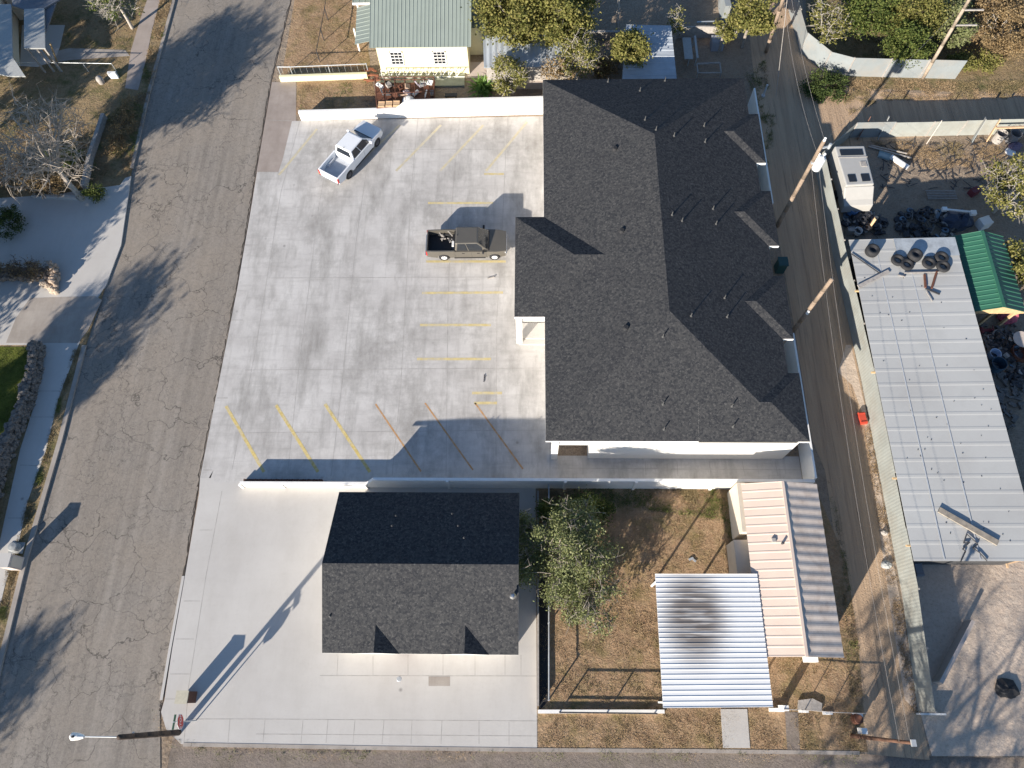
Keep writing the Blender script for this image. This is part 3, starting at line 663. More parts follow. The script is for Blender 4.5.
# ---- green-roofed open shelter
gz0 = 2.5; gzr = 3.2
gs = thing('green_roof_shelter', (33, 31, 0), 'open timber shelter with a deep green ribbed metal gable roof at the shed corner', 'shelter')
gx0 = G(962, 285, gz0).x; gy0 = G(990, 311, 2.7).y; gy1 = G(985, 231, gzr).y; gxr = G(993, 270, gzr).x; gx1 = gxr + (gxr - gx0)
mb = MB(); mb.corr((gx0, gy0, gz0), (gxr, gy0, gzr), (gxr, gy1, gzr), (gx0, gy1, gz0), 17, .03, kind='seam'); mb.corr((gxr, gy0, gzr), (gx1, gy0, gz0), (gx1, gy1, gz0), (gxr, gy1, gzr), 17, .03, kind='seam'); obj('roof', mb, GREEN, gs)
mb = MB(); mb.bar((gxr, gy0 - .02, gzr + .05), (gxr, gy1, gzr + .05), .22, .05); obj('ridge_cap', mb, GREEN, gs)
mb = MB(); mb.poly([(gx0, gy0 + .02, gz0 - .2), (gx1, gy0 + .02, gz0 - .2), (gx1, gy0 + .02, gz0), (gxr, gy0 + .02, gzr), (gx0, gy0 + .02, gz0)]); mb.bar((gx0 + .1, gy0 + .1, gz0 - .1), (gx1 - .1, gy0 + .1, gz0 - .1), .12, .16); obj('gable_board', mb, WOODL, gs)
for x in (gx0 + .3, gxr + .1, gx1 - .3):
    for y in (gy0 + .3, gy1 - .3):
        mb = MB(); mb.box((x, y, gz0 / 2 - .05), (.16, .16, gz0 - .1)); obj('post', mb, WOODL, gs)
        mb = MB(); mb.bar((x, y, 1.5), (x + .7, y, gz0 - .1), .1, .1); obj('brace', mb, WOODL, gs)

# ---- pale yellow house with a pale green roof
yz = 3.0
yh = thing('yellow_house', (-8, 50, 0), 'pale yellow house with a pale green ribbed metal roof and two small south windows', 'house')
hx0 = G(369.5, 47, yz).x; hx1 = G(471, 47, yz).x; hy = G(420, 47.5, yz).y
ybk = hy + 11; zr = 5.0
mb = MB(); mb.corr((hx0, hy, yz), (hx0, (hy + ybk) / 2, zr), (hx1, (hy + ybk) / 2, zr), (hx1, hy, yz), 26, .035, kind='seam')
mb.corr((hx0, ybk, yz), (hx0, (hy + ybk) / 2, zr), (hx1, (hy + ybk) / 2, zr), (hx1, ybk, yz), 26, .035, kind='seam'); obj('roof', mb, GRNR, yh)
ex0 = hx1 + .003; ex1 = G(485, 28, 2.9).x; ey = G(478, 28.5, 2.9).y
mb = MB(); mb.corr((ex0, ey, 2.95), (ex0, ey + 6, 3.8), (ex1, ey + 6, 3.8), (ex1, ey, 2.95), 4, .035, kind='seam'); obj('roof', mb, GRNR, yh)
la = G(369, 0, 2.6); lb = G(355, 45, 2.3)
mb = MB(); mb.corr((hx0 - .02, G(369, 41, 2.7).y, 2.7), (G(355, 44.5, 2.3).x, G(355, 44.5, 2.3).y, 2.3), (G(357, 8, 2.3).x, G(357, 8, 2.3).y, 2.3), (hx0 - .02, G(357, 8, 2.3).y, 2.7), 9, .03, kind='seam'); obj('porch_roof', mb, GRNR, yh)
mb = MB(); q = G(353, 7, 2.3); mb.corr((q.x, q.y + .1, 2.6), (q.x, q.y + 5, 3.2), (hx0 - .02, q.y + 5, 3.2), (hx0 - .02, q.y + .1, 2.6), 4, .03, kind='seam'); obj('porch_roof', mb, GRNR, yh)
mb = MB(); mb.bar((q.x, q.y + .06, 2.55), (hx0, q.y + .06, 2.55), .06, .2); obj('fascia', mb, TRIM, yh)
for x, y in ((q.x + .3, q.y - 2.5), (q.x + .3, q.y + .4)):
    mb = MB(); mb.box((x, y, 1.15), (.12, .12, 2.3)); obj('post', mb, TRIM, yh)
mb = MB(); mb.prism([(hx0 + .45, hy + .25), (hx1 - .35, hy + .25), (hx1 - .35, ybk - .3), (hx0 + .45, ybk - .3)], -.1, yz - .01)
mb.prism([(hx1 - .36, ey + .3), (ex1 - .3, ey + .3), (ex1 - .3, ey + 6), (hx1 - .36, ey + 6)], -.1, 2.93)
m0 = (hy + ybk) / 2
for x, s in ((hx0 + .45, -1), (hx1 - .35, 1)):
    q3 = [(x, hy + .25, yz - .01), (x, ybk - .3, yz - .01), (x, m0, zr - .1)]; mb.poly(q3 if s > 0 else q3[::-1])
obj('wall', mb, CREAM, yh)
for px_, s in ((397.5, 1), (440, 1)):
    c = G(px_, 57, 1.55); window(yh, (c.x, hy + .25, 1.75), 1.0, 1.25, 'S', mull=2, cross=3)
mb = MB(); w0 = G(381, 63, 1.1); w1 = G(464, 63, 1.1)
ty = hy - .25
mb.bar((w0.x, ty, .95), (w1.x, ty, .95), .05, .05); mb.bar((w0.x, ty, .2), (w1.x, ty, .2), .05, .05)
k = 0; x = w0.x
while x < w1.x - .4: mb.bar((x, ty, .2), (x + .5, ty, .95), .04, .04); mb.box((x, ty, .575), (.04, .04, .74)); x += .62
obj('porch_railing', mb, TRIM, yh)
mb = MB(); mb.prism([(w0.x - .3, ty - .9), (w1.x, ty - .9), (w1.x, hy + .24), (w0.x - .3, hy + .24)], .0, .14); obj('porch_slab', mb, simple('mossy_concrete', (.34, .35, .26), .9, .15, 2), yh)

def shed(name, label, corners, z0, z1, mat, n, wallmat=GREYW, kind='seam', amp=.03, along='x'):
    """sheet-roofed shed from four roof corner pixels NW,NE,SE,SW"""
    A, B, C, D = [G(*corners[i], (z1 if i < 2 else z0)) for i in range(4)]
    o = thing(name, ((A.x + C.x) / 2, (A.y + C.y) / 2, 0), label, 'shed')
    mb = MB()
    if along == 'x': mb.corr(D, C, B, A, n, amp, kind=kind)
    else: mb.corr(D, A, B, C, n, amp, kind=kind)
    r = obj('roof', mb, mat, o)
    mb = MB(); cx_ = (A.x + B.x + C.x + D.x) / 4; cy_ = (A.y + B.y + C.y + D.y) / 4
    pts = [Vector((p.x + (cx_ - p.x) * .06, p.y + (cy_ - p.y) * .06, 0)) for p in (D, C, B, A)]
    hs = [z0 - .03, z0 - .03, z1 - .03, z1 - .03]
    for i in range(4):
        p, q = pts[i], pts[(i + 1) % 4]; mb.poly([(p.x, p.y, -.05), (q.x, q.y, -.05), (q.x, q.y, hs[(i + 1) % 4]), (p.x, p.y, hs[i])])
    obj('wall', mb, wallmat, o); return o
shed('tin_shed', 'grey tin-roofed shed half covered by yellowing tree crowns north of the parking lot', [(483, 36), (566, 34), (562, 67), (484, 68)], 2.2, 2.5, BLUER, 14, kind='wave', amp=.03, along='y')
bs_ = shed('blue_grey_shed', 'shed with a blue-grey sheet roof standing in shade right behind the long dark roof', [(626, 25), (671, 26), (677, 82), (622, 82)], 2.3, 2.5, BLUER, 9)
# ---- houses upper left
th = thing('grey_roofed_house', (-45, 56, 0), 'house with pale grey shingle roof planes cut by the top left corner', 'house')
def slab3(mb, pts, th_=.12):
    n = (Vector(pts[1]) - Vector(pts[0])).cross(Vector(pts[2]) - Vector(pts[0])).normalized()
    if n.z < 0: pts = pts[::-1]
    lo = [(p[0], p[1], p[2] - th_) for p in pts]; k = len(pts)
    mb.poly(pts); mb.poly(lo[::-1])
    for i in range(k): mb.poly([lo[i], lo[(i + 1) % k], pts[(i + 1) % k], pts[i]])
mb = MB(); slab3(mb, [tuple(G(-40, 5, 3.6)), tuple(G(11, 4, 2.8)), tuple(G(12.5, 57, 2.8)), tuple(G(25, 76, 2.5)), tuple(G(9, 76, 2.6)), tuple(G(-42, 66, 3.6))]); r1 = obj('roof', mb, GREYR, th)
mb = MB(); slab3(mb, [tuple(G(24, 9, 2.9)), tuple(G(44, 8, 2.7)), tuple(G(45, 48, 2.7)), tuple(G(24, 48, 2.9))]); obj('porch_roof', mb, GREYR, th)
mb = MB(); slab3(mb, [tuple(G(12, -30, 3.2)), tuple(G(40, -34, 3.2)), tuple(G(62, -2, 2.4)), tuple(G(44, 8, 2.68)), tuple(G(24, 9, 2.88)), tuple(G(12, 5, 2.8))]); slab3(mb, [tuple(G(44.3, 8, 2.5)), tuple(G(56, 2, 2.4)), tuple(G(45.5, 32, 2.4))]); obj('roof', mb, DBLUER, th)
mb = MB(); mb.prism([tuple(G(-40, 8, 0)), tuple(G(18, 10, 0)), tuple(G(19, 52, 0)), tuple(G(20, 66, 0)), tuple(G(-35, 66, 0))], -.1, 2.5); mb.prism([tuple(G(19, -30, 0)), tuple(G(60, -30, 0)), tuple(G(50, 20, 0)), tuple(G(19.5, 20, 0))], -.1, 2.3); obj('wall', mb, TAN, th)
for x, y in ((26, 50), (43, 49), (35, 49)):
    p = G(x, y, 2.6); mb = MB(); mb.box((p.x, p.y + .2, 1.3), (.12, .12, 2.5)); obj('post', mb, GREYW, th)
# houses beyond the west edge of the frame, whose shade falls over the driveway
def plain_house(x0, x1, y0, y1, ze, zr, label, roofm, wallm=TAN, axis='x'):
    o = thing('neighbour_house', ((x0 + x1) / 2, (y0 + y1) / 2, 0), label, 'house'); mb = MB(); gable_solid(mb, x0, x1, y0, y1, ze, zr, axis); obj('roof', mb, [roofm, TRIM], o)
    mb = MB(); gable_walls(mb, x0 + .4, x1 - .4, y0 + .4, y1 - .4, ze - .03, zr - .2, axis); obj('wall', mb, wallm, o)
    window(o, (x1 - .4, (y0 + y1) / 2, 1.5), 1.4, 1.2, 'E'); window(o, ((x0 + x1) / 2, y0 + .4, 1.5), 1.4, 1.2, 'S'); return o
plain_house(-68, -55, 20, 32, 2.8, 5.2, 'tan house west of the driveway, beyond the left picture edge', GREYR)
plain_house(-66, -52.5, -2, 9, 2.8, 4.8, 'low tan house behind the green lawn, beyond the left picture edge', DBLUER)

# ------------------------------------------------------------------ walls and fences
def wall_run(name, label, pts, h, mat, th_=.2, cat='wall', caps=None, offs=0):
    """pts: world xy base points; one thing, one part per straight run"""
    pts = [Vector((p[0], p[1], 0)) for p in pts]
    o = thing(name, pts[0], label, cat)
    hs = h if isinstance(h, (list, tuple)) else [h] * len(pts)
    for i in range(len(pts) - 1):
        a, b = pts[i], pts[i + 1]; d = (b - a).normalized(); s = Vector((-d.y, d.x, 0)) * th_ / 2; mb = MB()
        q = [a - s, b - s, b + s, a + s]; z = [hs[i], hs[i + 1], hs[i + 1], hs[i]]
        j = len(mb.v); mb.v += [(p.x, p.y, -.1) for p in q] + [(p.x, p.y, zz) for p, zz in zip(q, z)]
        for f in ((3, 2, 1, 0), (4, 5, 6, 7), (0, 1, 5, 4), (1, 2, 6, 5), (2, 3, 7, 6), (3, 0, 4, 7)): mb.f.append(f); mb.m.append(0)
        obj('panel', mb, mat, o)
    return o
sy = 12.48; L = -18.7
xs_ = G(366, 480, 1).x
sw_ = wall_run('boundary_wall', 'white stepped boundary wall between the parking lot and the corner lot', [(-18.7, sy), (xs_, sy), (xs_ + .6, sy), (17.6, sy)], [.72, .72, 1.75, 1.75], FENCEW, .18)
for x in (-18.7, -16.0, xs_ - .1, -5.2, 2.2, 6.6, 11.5, 15.5):
    mb = MB(); mb.box((x, sy - .12, (.72 if x < xs_ + .3 else 1.75) / 2 - .02), (.16, .12, .72 if x < xs_ + .3 else 1.75)); obj('pilaster', mb, FENCEW, sw_)
wall_run('alley_wall', 'white wall along the alley behind the long dark roof', [(17.6, sy + .1), (17.6, 22.6)], 2.0, FENCEW, .12)
wall_run('alley_wall', 'short white wall seen in the gap between the second and third roof bays', [(17.6, 33.2), (17.6, 44.2)], 2.0, FENCEW, .12)
nx = G(405, 101, 1.75).x
wall_run('boundary_wall', 'bright white stepped wall along the top edge of the parking lot', [(-18.75, 43.25), (nx - .8, 43.45), (nx + .1, 43.47), (2.5, 43.75)], [.95, .95, 1.75, 1.75], FENCEW, .22)
wall_run('garden_wall', 'low pale yellow wall below the chain fence of the dry fenced yard', GP([(281, 81), (368, 78)]), .55, CREAM, .22)
def picket(name, label, pts, h, rails=(.15, .95), post=2.4, mat=GREYW, r=.03, mesh=False, cat='fence', postmat=None):
    o = thing(name, pts[0], label, cat)
    for i in range(len(pts) - 1):
        a, b = Vector(pts[i]), Vector(pts[i + 1]); Lg = (b - a).length; n = max(1, round(Lg / post))
        for k in range(n + (i == len(pts) - 2)):
            p = a.lerp(b, k / n); mb = MB(); mb.tube((p.x, p.y, -.05), (p.x, p.y, h + .05), r * 1.3, n=6); obj('post', mb, postmat or mat, o)
        for z in rails: mb = MB(); mb.tube((a.x, a.y, h * z), (b.x, b.y, h * z), r, n=6); obj('rail', mb, mat, o)
        if mesh:
            mb = MB(); m_ = int(Lg / .5)
            for k in range(m_): p = a.lerp(b, (k + .5) / m_); mb.bar((p.x, p.y, .05), (p.x, p.y, h), .012, .012)
            obj('wire_mesh', mb, GALV, o)
    return o
picket('chain_link_fence', 'grey chain link fence above the low yellow wall', GP([(282, 78), (294, 78), (369, 75)]), 1.2, (.98,), 3.0, GALV, .03, True)
picket('chain_link_fence', 'thin chain link fence crossing the dry yard west of the yellow house', GP([(320, 62), (328, 20), (333, -20)]), 1.2, (.98,), 3.0, DARKM, .03, False)
picket('chain_link_fence', 'chain link fence line running east from the carport corner', GP([(778, 709), (804, 710), (829, 712), (857, 713)]), 1.15, (.97,), 2.4, GREYW, .022)
picket('pipe_fence', 'pipe rail fence between the corner lot and the dry yard', [G(548.5, 488, .0), G(548.5, 700, 0)], 1.0, (.98,), 4, GALV, .04)
picket('pipe_fence', 'thin dark two-rail fence above the white kerb wall south of the dry yard', [Vector((1.7, -.78, 0)), Vector((7.1, -.78, 0))], .95, (.35, 1.0), 2.8, DARKM, .035)
wall_run('kerb_wall', 'long low white wall in front of the dry yard, ending at the carport', GP([(538, 711.5), (664, 711.5)]), .18, FENCEW, .2)
wall_run('side_wall', 'grey wall along the east edge of the corner lot, almost edge-on', [G(538, 493, 0), G(538, 706, 0)], .55, GREYW, .1)
def sheet_fence(name, label, pts, h, mats, cat='fence', n_per=1.2, side=0.05, lean=0):
    o = thing(name, pts[0], label, cat)
    for i in range(len(pts) - 1):
        a, b = Vector(pts[i]), Vector(pts[i + 1]); n = max(1, round((b - a).length / 3.2))
        for k in range(n):
            p, q = a.lerp(b, k / n), a.lerp(b, (k + 1) / n); mb = MB(); hh = h + random.uniform(-.06, .06)
            mb.corr((p.x, p.y, 0), (p.x, p.y, hh), (q.x, q.y, hh), (q.x, q.y, 0), max(3, int((q - p).length / .2)), .006, kind='wave', per=4, thick=.01)
            obj('panel', mb, mats[(k + i) % len(mats)], o)
            mb = MB(); mb.box((p.x + side, p.y, h / 2), (.09, .09, h)); obj('post', mb, GREYW, o)
    return o
sheet_fence('sheet_metal_fence', 'long grey-green sheet metal fence along the alley beside the metal shed', [Vector((22.05, -.5, 0)), Vector((22.45, 6, 0)), Vector((22.5, 20, 0)), Vector((22.2, 30, 0)), Vector((22.1, 38.0, 0))], 2.0, [GFENCE])
sheet_fence('sheet_metal_fence', 'pale sheet metal fence closing the junk yard behind the parked van', [Vector((22.15, 38.15, 0)), Vector((G(857, 123, 1.6).x, G(857, 123, 1.6).y, 0))] + [Vector((G(x, y, 1.6).x, G(x, y, 1.6).y, 0)) for x, y in ((935, 121.5), (1000, 120), (1100, 118))], 1.6, [GFENCE, WFENCE, GFENCE])
sheet_fence('sheet_metal_fence', 'bluish sheet metal fence bending around the overgrown yard at the top', GP([(783, -30), (787, 5), (800, 52), (822, 70), (845, 76), (955, 79)]), 1.9, [WFENCE])
for i, (a, b) in enumerate([((877, 137), (886, 119)), ((926, 141), (936, 128)), ((971, 139), (990, 118)), ((857, 137), (862, 124)), ((985, 140), (996, 122))]):
    lb = ['short board leaning on the pale fence, second from the van', 'narrow stick leaning on the middle of the pale fence', 'wide tan plank leaning over the pale fence near its right end', 'rusty board leaning on the pale fence closest to the van', 'thin plank just right of the wide leaning one'][i]
    mb = MB(); p = G(*a, 0); mb.bar((p.x, p.y - .25, 0), (p.x + .9 * (0.2 + i % 2 * .2), p.y + .35, 1.9), .05, .22 if i != 2 else .4); o = obj('leaning_board', mb, [WFENCE, PINKC, WFENCE, BROWN, CARD][i]); tag(o, lb, 'board', 'boards leaning on the junk yard fence')
mb = MB(); a, b = G(996, 128, 1.5), G(1100, 124, 1.5); mb.bar(tuple(a), tuple(b), .15, .12); tag(obj('long_beam', mb, CARD), 'long tan beam lying along the top of the pale fence', 'beam')
# short diagonal wall in the south-east yard
wall_run('yard_wall', 'low tan wall running diagonally across the sandy yard', GP([(934, 683), (966, 622)]), .8, PINKC, .22)
mb = MB(); p = G(928, 712, 0); mb.bar((p.x - .7, p.y - .1, .25), (p.x + .75, p.y - .1, .25), .1, .5); tag(obj('white_barrier', mb, WHITE), 'low white barrier across the foot of the grey-green fence', 'barrier')

# rubble walls on the left
def rubble(name, label, pts, h, w, n, mat=STONE, s0=.16, s1=.34, seed=1, cat='stone wall', kind=None):
    rg = random.Random(seed); mb = MB(); pts = [Vector(p) for p in pts]; Ls = [(pts[i + 1] - pts[i]).length for i in range(len(pts) - 1)]; T_ = sum(Ls)
    for _ in range(n):
        d = rg.uniform(0, T_); i = 0
        while d > Ls[i] and i < len(Ls) - 1: d -= Ls[i]; i += 1
        p = pts[i].lerp(pts[i + 1], d / Ls[i]); dr = (pts[i + 1] - pts[i]).normalized(); s = Vector((-dr.y, dr.x, 0))
        p = p + s * rg.uniform(-w / 2, w / 2); z = rg.uniform(0, h); r = rg.uniform(s0, s1) / 2 * 1.3
        M = Matrix.Rotation(rg.uniform(0, 6), 3, 'Z') @ Matrix.Rotation(rg.uniform(-.6, .6), 3, 'X')
        j = len(mb.v); ring = 6
        mb.v.append(tuple(Vector((p.x, p.y, z)) + M @ Vector((0, 0, r * .8))))
        for lv, rr in ((.45, .8), (-.35, 1.0)):
            for k in range(ring):
                a = k * math.tau / ring; q = r * rr * rg.uniform(.75, 1.15); mb.v.append(tuple(Vector((p.x, p.y, z)) + M @ Vector((math.cos(a) * q * 1.2, math.sin(a) * q, lv * r))))
        for k in range(ring):
            k2 = (k + 1) % ring; mb.f.append((j, j + 1 + k, j + 1 + k2)); mb.f.append((j + 1 + k, j + 1 + ring + k, j + 1 + ring + k2, j + 1 + k2)); mb.m += [0, 0]
    o = obj(name, mb, mat); tag(o, label, cat, kind=kind); return o
rubble('rubble_wall', 'dark rubble stone wall between the green lawn and the left sidewalk', GP([(42, 346), (38, 380), (28, 412), (12, 450), (-4, 500), (-14, 560)]), 1.15, .45, 1500)
rubble('rubble_wall', 'low brown rubble wall beside the left driveway', GP([(-20, 278), (20, 276), (54, 276)]), .5, .9, 420, simple('brown_rubble', (.24, .19, .15), .95, .4, 5), seed=3)
rubble('rubble_wall', 'short curved pile of pale stones at the end of the driveway planter', GP([(54, 266), (59, 278), (56, 288)]), .8, .3, 70, simple('tan_stone', (.42, .32, .24), .95, .3, 5), seed=4)
rubble('rubble_wall', 'small pale stone edging above the stained entry walk', GP([(44, 285), (58, 294)]), .4, .3, 40, simple('tan_stone2', (.46, .37, .28), .95, .3, 5), seed=5)
wall_run('garden_wall', 'narrow grey garden wall under the leafless tree', GP([(86, 190), (92, 160), (106, 118)]), .55, GREYW, .3)
wall_run('garden_wall', 'pale curb wall along the top edge of the driveway', GP([(34, 197), (78, 199)]), .3, CONC2, .25)
picket('pipe_fence', 'thin white rail fence below the grey-roofed house', GP([(20, 71), (60, 71), (117, 72)]), .9, (1.0,), 2.6, GALV, .025)
mb = MB(); p = G(113, 75, .3); mb.box((p.x, p.y, .3), (.7, .2, .6)); tag(obj('white_box', mb, TRIM), 'small white box at the end of the thin rail fence', 'box')
mb = MB(); p = G(100, 80, .3); mb.lathe((p.x, p.y, 0), [(.25, 0), (.3, .35), (.22, .6), (.0001, .62)], 12); tag(obj('urn', mb, GREYW, None, True), 'round grey garden pot below the thin rail fence', 'pot')
for k, (a, b) in enumerate([((50, 43), (57, 62)), ((42, 48), (53, 63))]):
    mb = MB(); p, q = G(*a, 2.4), G(*b, .0); mb.bar(tuple(p), tuple(q), .1, .1); tag(obj('leaning_pole', mb, WOODL), ['upper light pole leaning from the porch roof', 'lower light pole leaning from the porch roof'][k], 'pole', 'poles leaning at the porch')

# ------------------------------------------------------------------ pickup trucks
def pickup(name, label, paint, lining, rimmat=CHROME, cargo=False):
    o = local(name, label, 'pickup truck')
    # lower body : side profile with wheel arches, nose narrowing in plan
    def arch(cx, r, z0):
        a0 = math.acos(min(1, (z0 - .36) / r)) if r > z0 - .36 else 0
        return [(cx + r * math.sin(a), .36 + r * math.cos(a)) for a in [(-a0 + 2 * a0 * k / 8) for k in range(9)]]
    wf, wr = 2.0, -1.72; r_ = .47; sill = .42
    prof_bottom = [(-2.93, .55)] + [(x, z) for x, z in arch(wr, r_, sill)] + [(x, z) for x, z in arch(wf, r_, sill)] + [(2.85, .45)]
    def skin(x0, x1, top, y0, y1, mat, nm, par, bev=.05):
        """slab between y0,y1; top: function z(x)"""
        xs = sorted(set([x0, x1] + [x for x, z in prof_bottom if x0 < x < x1] + [x0 + (x1 - x0) * k / 8 for k in range(9)]))
        def bot(x):
            for (a, za), (b, zb) in zip(prof_bottom[:-1], prof_bottom[1:]):
                if a <= x <= b: return za + (zb - za) * (0 if b == a else (x - a) / (b - a))
            return .5
        def yw(x, y):
            f = 1 - max(0, (x - 1.9)) ** 2 * .14 - max(0, (-x - 2.3)) * .05; return y * f
        mb = MB(); i = 0; n = len(xs)
        for x in xs:
            for y in (y0, y1): mb.v += [(x, yw(x, y), bot(x)), (x, yw(x, y), top(x))]
        for k in range(n - 1):
            a = k * 4; b = a + 4
            for f in ((a, b, b + 1, a + 1), (a + 2, a + 3, b + 3, b + 2), (a + 1, b + 1, b + 3, a + 3), (a, a + 2, b + 2, b)): mb.f.append(f); mb.m.append(0)
        mb.f += [(0, 1, 3, 2), (4 * (n - 1), 4 * (n - 1) + 2, 4 * (n - 1) + 3, 4 * (n - 1) + 1)]; mb.m += [0, 0]
        return obj(nm, mb, mat, par, bevel=bev, smooth=False)
    body = skin(-.85, 2.86, lambda x: 1.16 if x < 1.3 else 1.16 - (x - 1.3) ** 2 * .035, -.98, .98, paint, 'body', o, .07)
    for s in (-1, 1):
        a, b = (.86, .99) if s > 0 else (-.99, -.86)
        skin(-2.93, -.86, lambda x: 1.22, a, b, paint, 'bed_side', o, .03)
    mb = MB(); mb.box((-2.9, 0, .92), (.09, 1.78, .58)); tgate = obj('tailgate', mb, paint, o, bevel=.02)
    mb = MB(); mb.box((-1.9, 0, .66), (1.95, 1.72, .06)); mb.box((-.9, 0, .95), (.06, 1.71, .5)); obj('bed_floor', mb, lining, o)
    for s in (-1, 1):
        mb = MB(); mb.box((wr, s * .77, .78), (.9, .17, .24)); obj('wheel_well', mb, lining, o, bevel=.05)
    # greenhouse
    zb, zt = 1.15, 1.86
    bot_ = [(-.86, .90), (1.62, .93)]; top_ = [(-.76, .72), (.82, .70)]
    def cabp(u, v, side):  # u 0..1 along, v 0..1 up
        xb = bot_[0][0] + (bot_[1][0] - bot_[0][0]) * u; yb_ = bot_[0][1] + (bot_[1][1] - bot_[0][1]) * u
        xt = top_[0][0] + (top_[1][0] - top_[0][0]) * u; yt = top_[0][1] + (top_[1][1] - top_[0][1]) * u
        return Vector((xb + (xt - xb) * v, side * (yb_ + (yt - yb_) * v), zb + (zt - zb) * v))
    mb = MB(); c8 = [cabp(0, 0, -1), cabp(1, 0, -1), cabp(1, 0, 1), cabp(0, 0, 1), cabp(0, 1, -1), cabp(1, 1, -1), cabp(1, 1, 1), cabp(0, 1, 1)]
    mb.v += [tuple(p) for p in c8]
    for f in ((3, 2, 1, 0), (4, 5, 6, 7), (0, 1, 5, 4), (1, 2, 6, 5), (2, 3, 7, 6), (3, 0, 4, 7)): mb.f.append(f); mb.m.append(0)
    obj('cab', mb, paint, o, bevel=.07)
    def pane(pts, nm='window'):
        pts = [Vector(p) for p in pts]; nn = (pts[1] - pts[0]).cross(pts[2] - pts[0]).normalized(); cc = sum(pts, Vector()) / len(pts)
        if nn.dot(cc - Vector((.2, 0, 1.3))) < 0: nn = -nn
        mb = MB(); k = len(pts); mb.v += [tuple(p + nn * .012) for p in pts] + [tuple(p - nn * .03) for p in pts]
        mb.f.append(tuple(range(k))); mb.f.append(tuple(range(2 * k - 1, k - 1, -1))); mb.m += [0, 0]
        for q in range(k): mb.f.append((q, (q + 1) % k, k + (q + 1) % k, k + q)); mb.m.append(0)
        obj(nm, mb, GLASS, o)
    for s in (-1, 1):
        pane([cabp(.06, .08, s), cabp(.40, .08, s), cabp(.42, .92, s), cabp(.09, .92, s)])
        pane([cabp(.43, .08, s), cabp(.84, .08, s), cabp(.95, .50, s), cabp(.93, .92, s), cabp(.45, .92, s)])
    def fr(v, s, u=1): return cabp(u, v, s)
    L_, R_ = (lambda v, i: fr(v, 1) * (1 - i) + fr(v, -1) * i), None
    pane([L_(.10, .05), L_(.10, .95), L_(.90, .93), L_(.90, .07)], 'windshield')
    Lr = lambda v, i: fr(v, 1, 0) * (1 - i) + fr(v, -1, 0) * i
    pane([Lr(.18, .1), Lr(.18, .9), Lr(.85, .88), Lr(.85, .12)], 'rear_window')
    for s in (-1, 1):
        mb = MB(); mb.box((1.22, s * 1.10, 1.28), (.14, .24, .19)); mb.box((1.24, s * .98, 1.22), (.05, .14, .05)); obj('mirror', mb, BLACK if paint is not PW else paint, o, bevel=.03)
        mb = MB(); mb.box((2.76, s * .70, .88), (.16, .34, .2)); obj('headlight', mb, simple('lamp_glass', (.7, .72, .75), .15, .05), o, bevel=.03)
        mb = MB(); mb.box((-2.93, s * .90, .95), (.09, .14, .42)); obj('taillight', mb, REDP, o)
        for x in (-.25, .85): mb = MB(); mb.box((x, s * .99, .98), (.2, .03, .045)); obj('door_handle', mb, BLACK if paint is not PW else paint, o)
        mb = MB(); mb.box((.2, s * .985, .43), (2.3, .09, .06)); obj('running_board', mb, BLACK, o)
        for x in (-.86, .36, 1.42): mb = MB(); mb.box((x, s * .981, .78), (.012, .004, .62)); obj('door_seam', mb, BLACK, o)
        for x in (wf, wr):
            mb = MB(); M = Matrix.Rotation(math.pi / 2, 3, 'X'); yo = s * .84
            mb.lathe((x, yo, .38), [(.22, -.13), (.34, -.13), (.38, -.09), (.385, 0), (.38, .09), (.34, .13), (.22, .13), (.22, -.13)], 24, M=M); ty_ = obj('wheel', mb, BLACK, o, True)
            mb = MB(); mb.lathe((x, yo + s * .05, .38), [(.225, 0), (.225, .075 * -s), (.19, .06 * -s), (.08, .02 * -s), (.06, .06 * -s), (.0001, .065 * -s)], 20, M=M)
            for k in range(6):
                a = k * math.tau / 6; mb.bar((x + math.cos(a) * .05, yo + s * .10, .38 + math.sin(a) * .05), (x + math.cos(a) * .2, yo + s * .11, .38 + math.sin(a) * .2), .03, .05)
            rim_ = obj('rim', mb, rimmat, ty_)
    mb = MB(); mb.box((2.86, 0, .60), (.14, 1.72, .24)); obj('front_bumper', mb, CHROME if paint is not PW else paint, o, bevel=.04)
    mb = MB(); mb.box((-3.0, 0, .62), (.16, 1.8, .2)); obj('rear_bumper', mb, CHROME, o, bevel=.03)
    mb = MB(); mb.box((2.815, 0, .88), (.08, 1.0, .28)); obj('grille', mb, BLACK, o)
    for s in (-1, 1):
        mb = MB(); mb.bar((1.68, s * .5, 1.158), (2.72, s * .42, 1.072), .03, .014); obj('hood_crease', mb, paint, o)
    mb = MB(); mb.bar((1.60, -.85, 1.165), (1.60, .85, 1.165), .10, .02); obj('wiper_cowl', mb, BLACK, o)
    mb = MB(); mb.tube((-.62, 0, 1.86), (-.68, 0, 1.93), .03, .012, 6); obj('roof_antenna', mb, BLACK, o)
    return o
PW = simple('white_car_paint', (.80, .81, .82), .5, .02, 2)
PB = simple('bronze_car_paint', (.17, .155, .13), .38, .03, 2, metal=.4)
t1 = pickup('pickup_truck', 'white crew cab pickup truck parked at an angle by the top wall', PW, simple('grey_liner', (.50, .52, .55), .6, .1, 3), simple('dark_rim', (.09, .09, .10), .4, .1))
a = G(333, 168, 1.0); b = G(374, 124, 1.0); hd = math.atan2(b.y - a.y, b.x - a.x); c = G(351.5, 150.5, .9)
t1.location = (c.x, c.y, LZ); t1.rotation_euler.z = R(59)
t2 = pickup('pickup_truck', 'bronze brown crew cab pickup truck with a black bed parked by the long roof', PB, simple('black_liner', (.02, .02, .022), .7, .3, 3), simple('silver_rim', (.60, .60, .60), .35, .05))
c = G(466, 259, .25); t2.location = (G(467, 243, 1.0).x, c.y + .99, LZ); t2.rotation_euler.z = R(0.5)
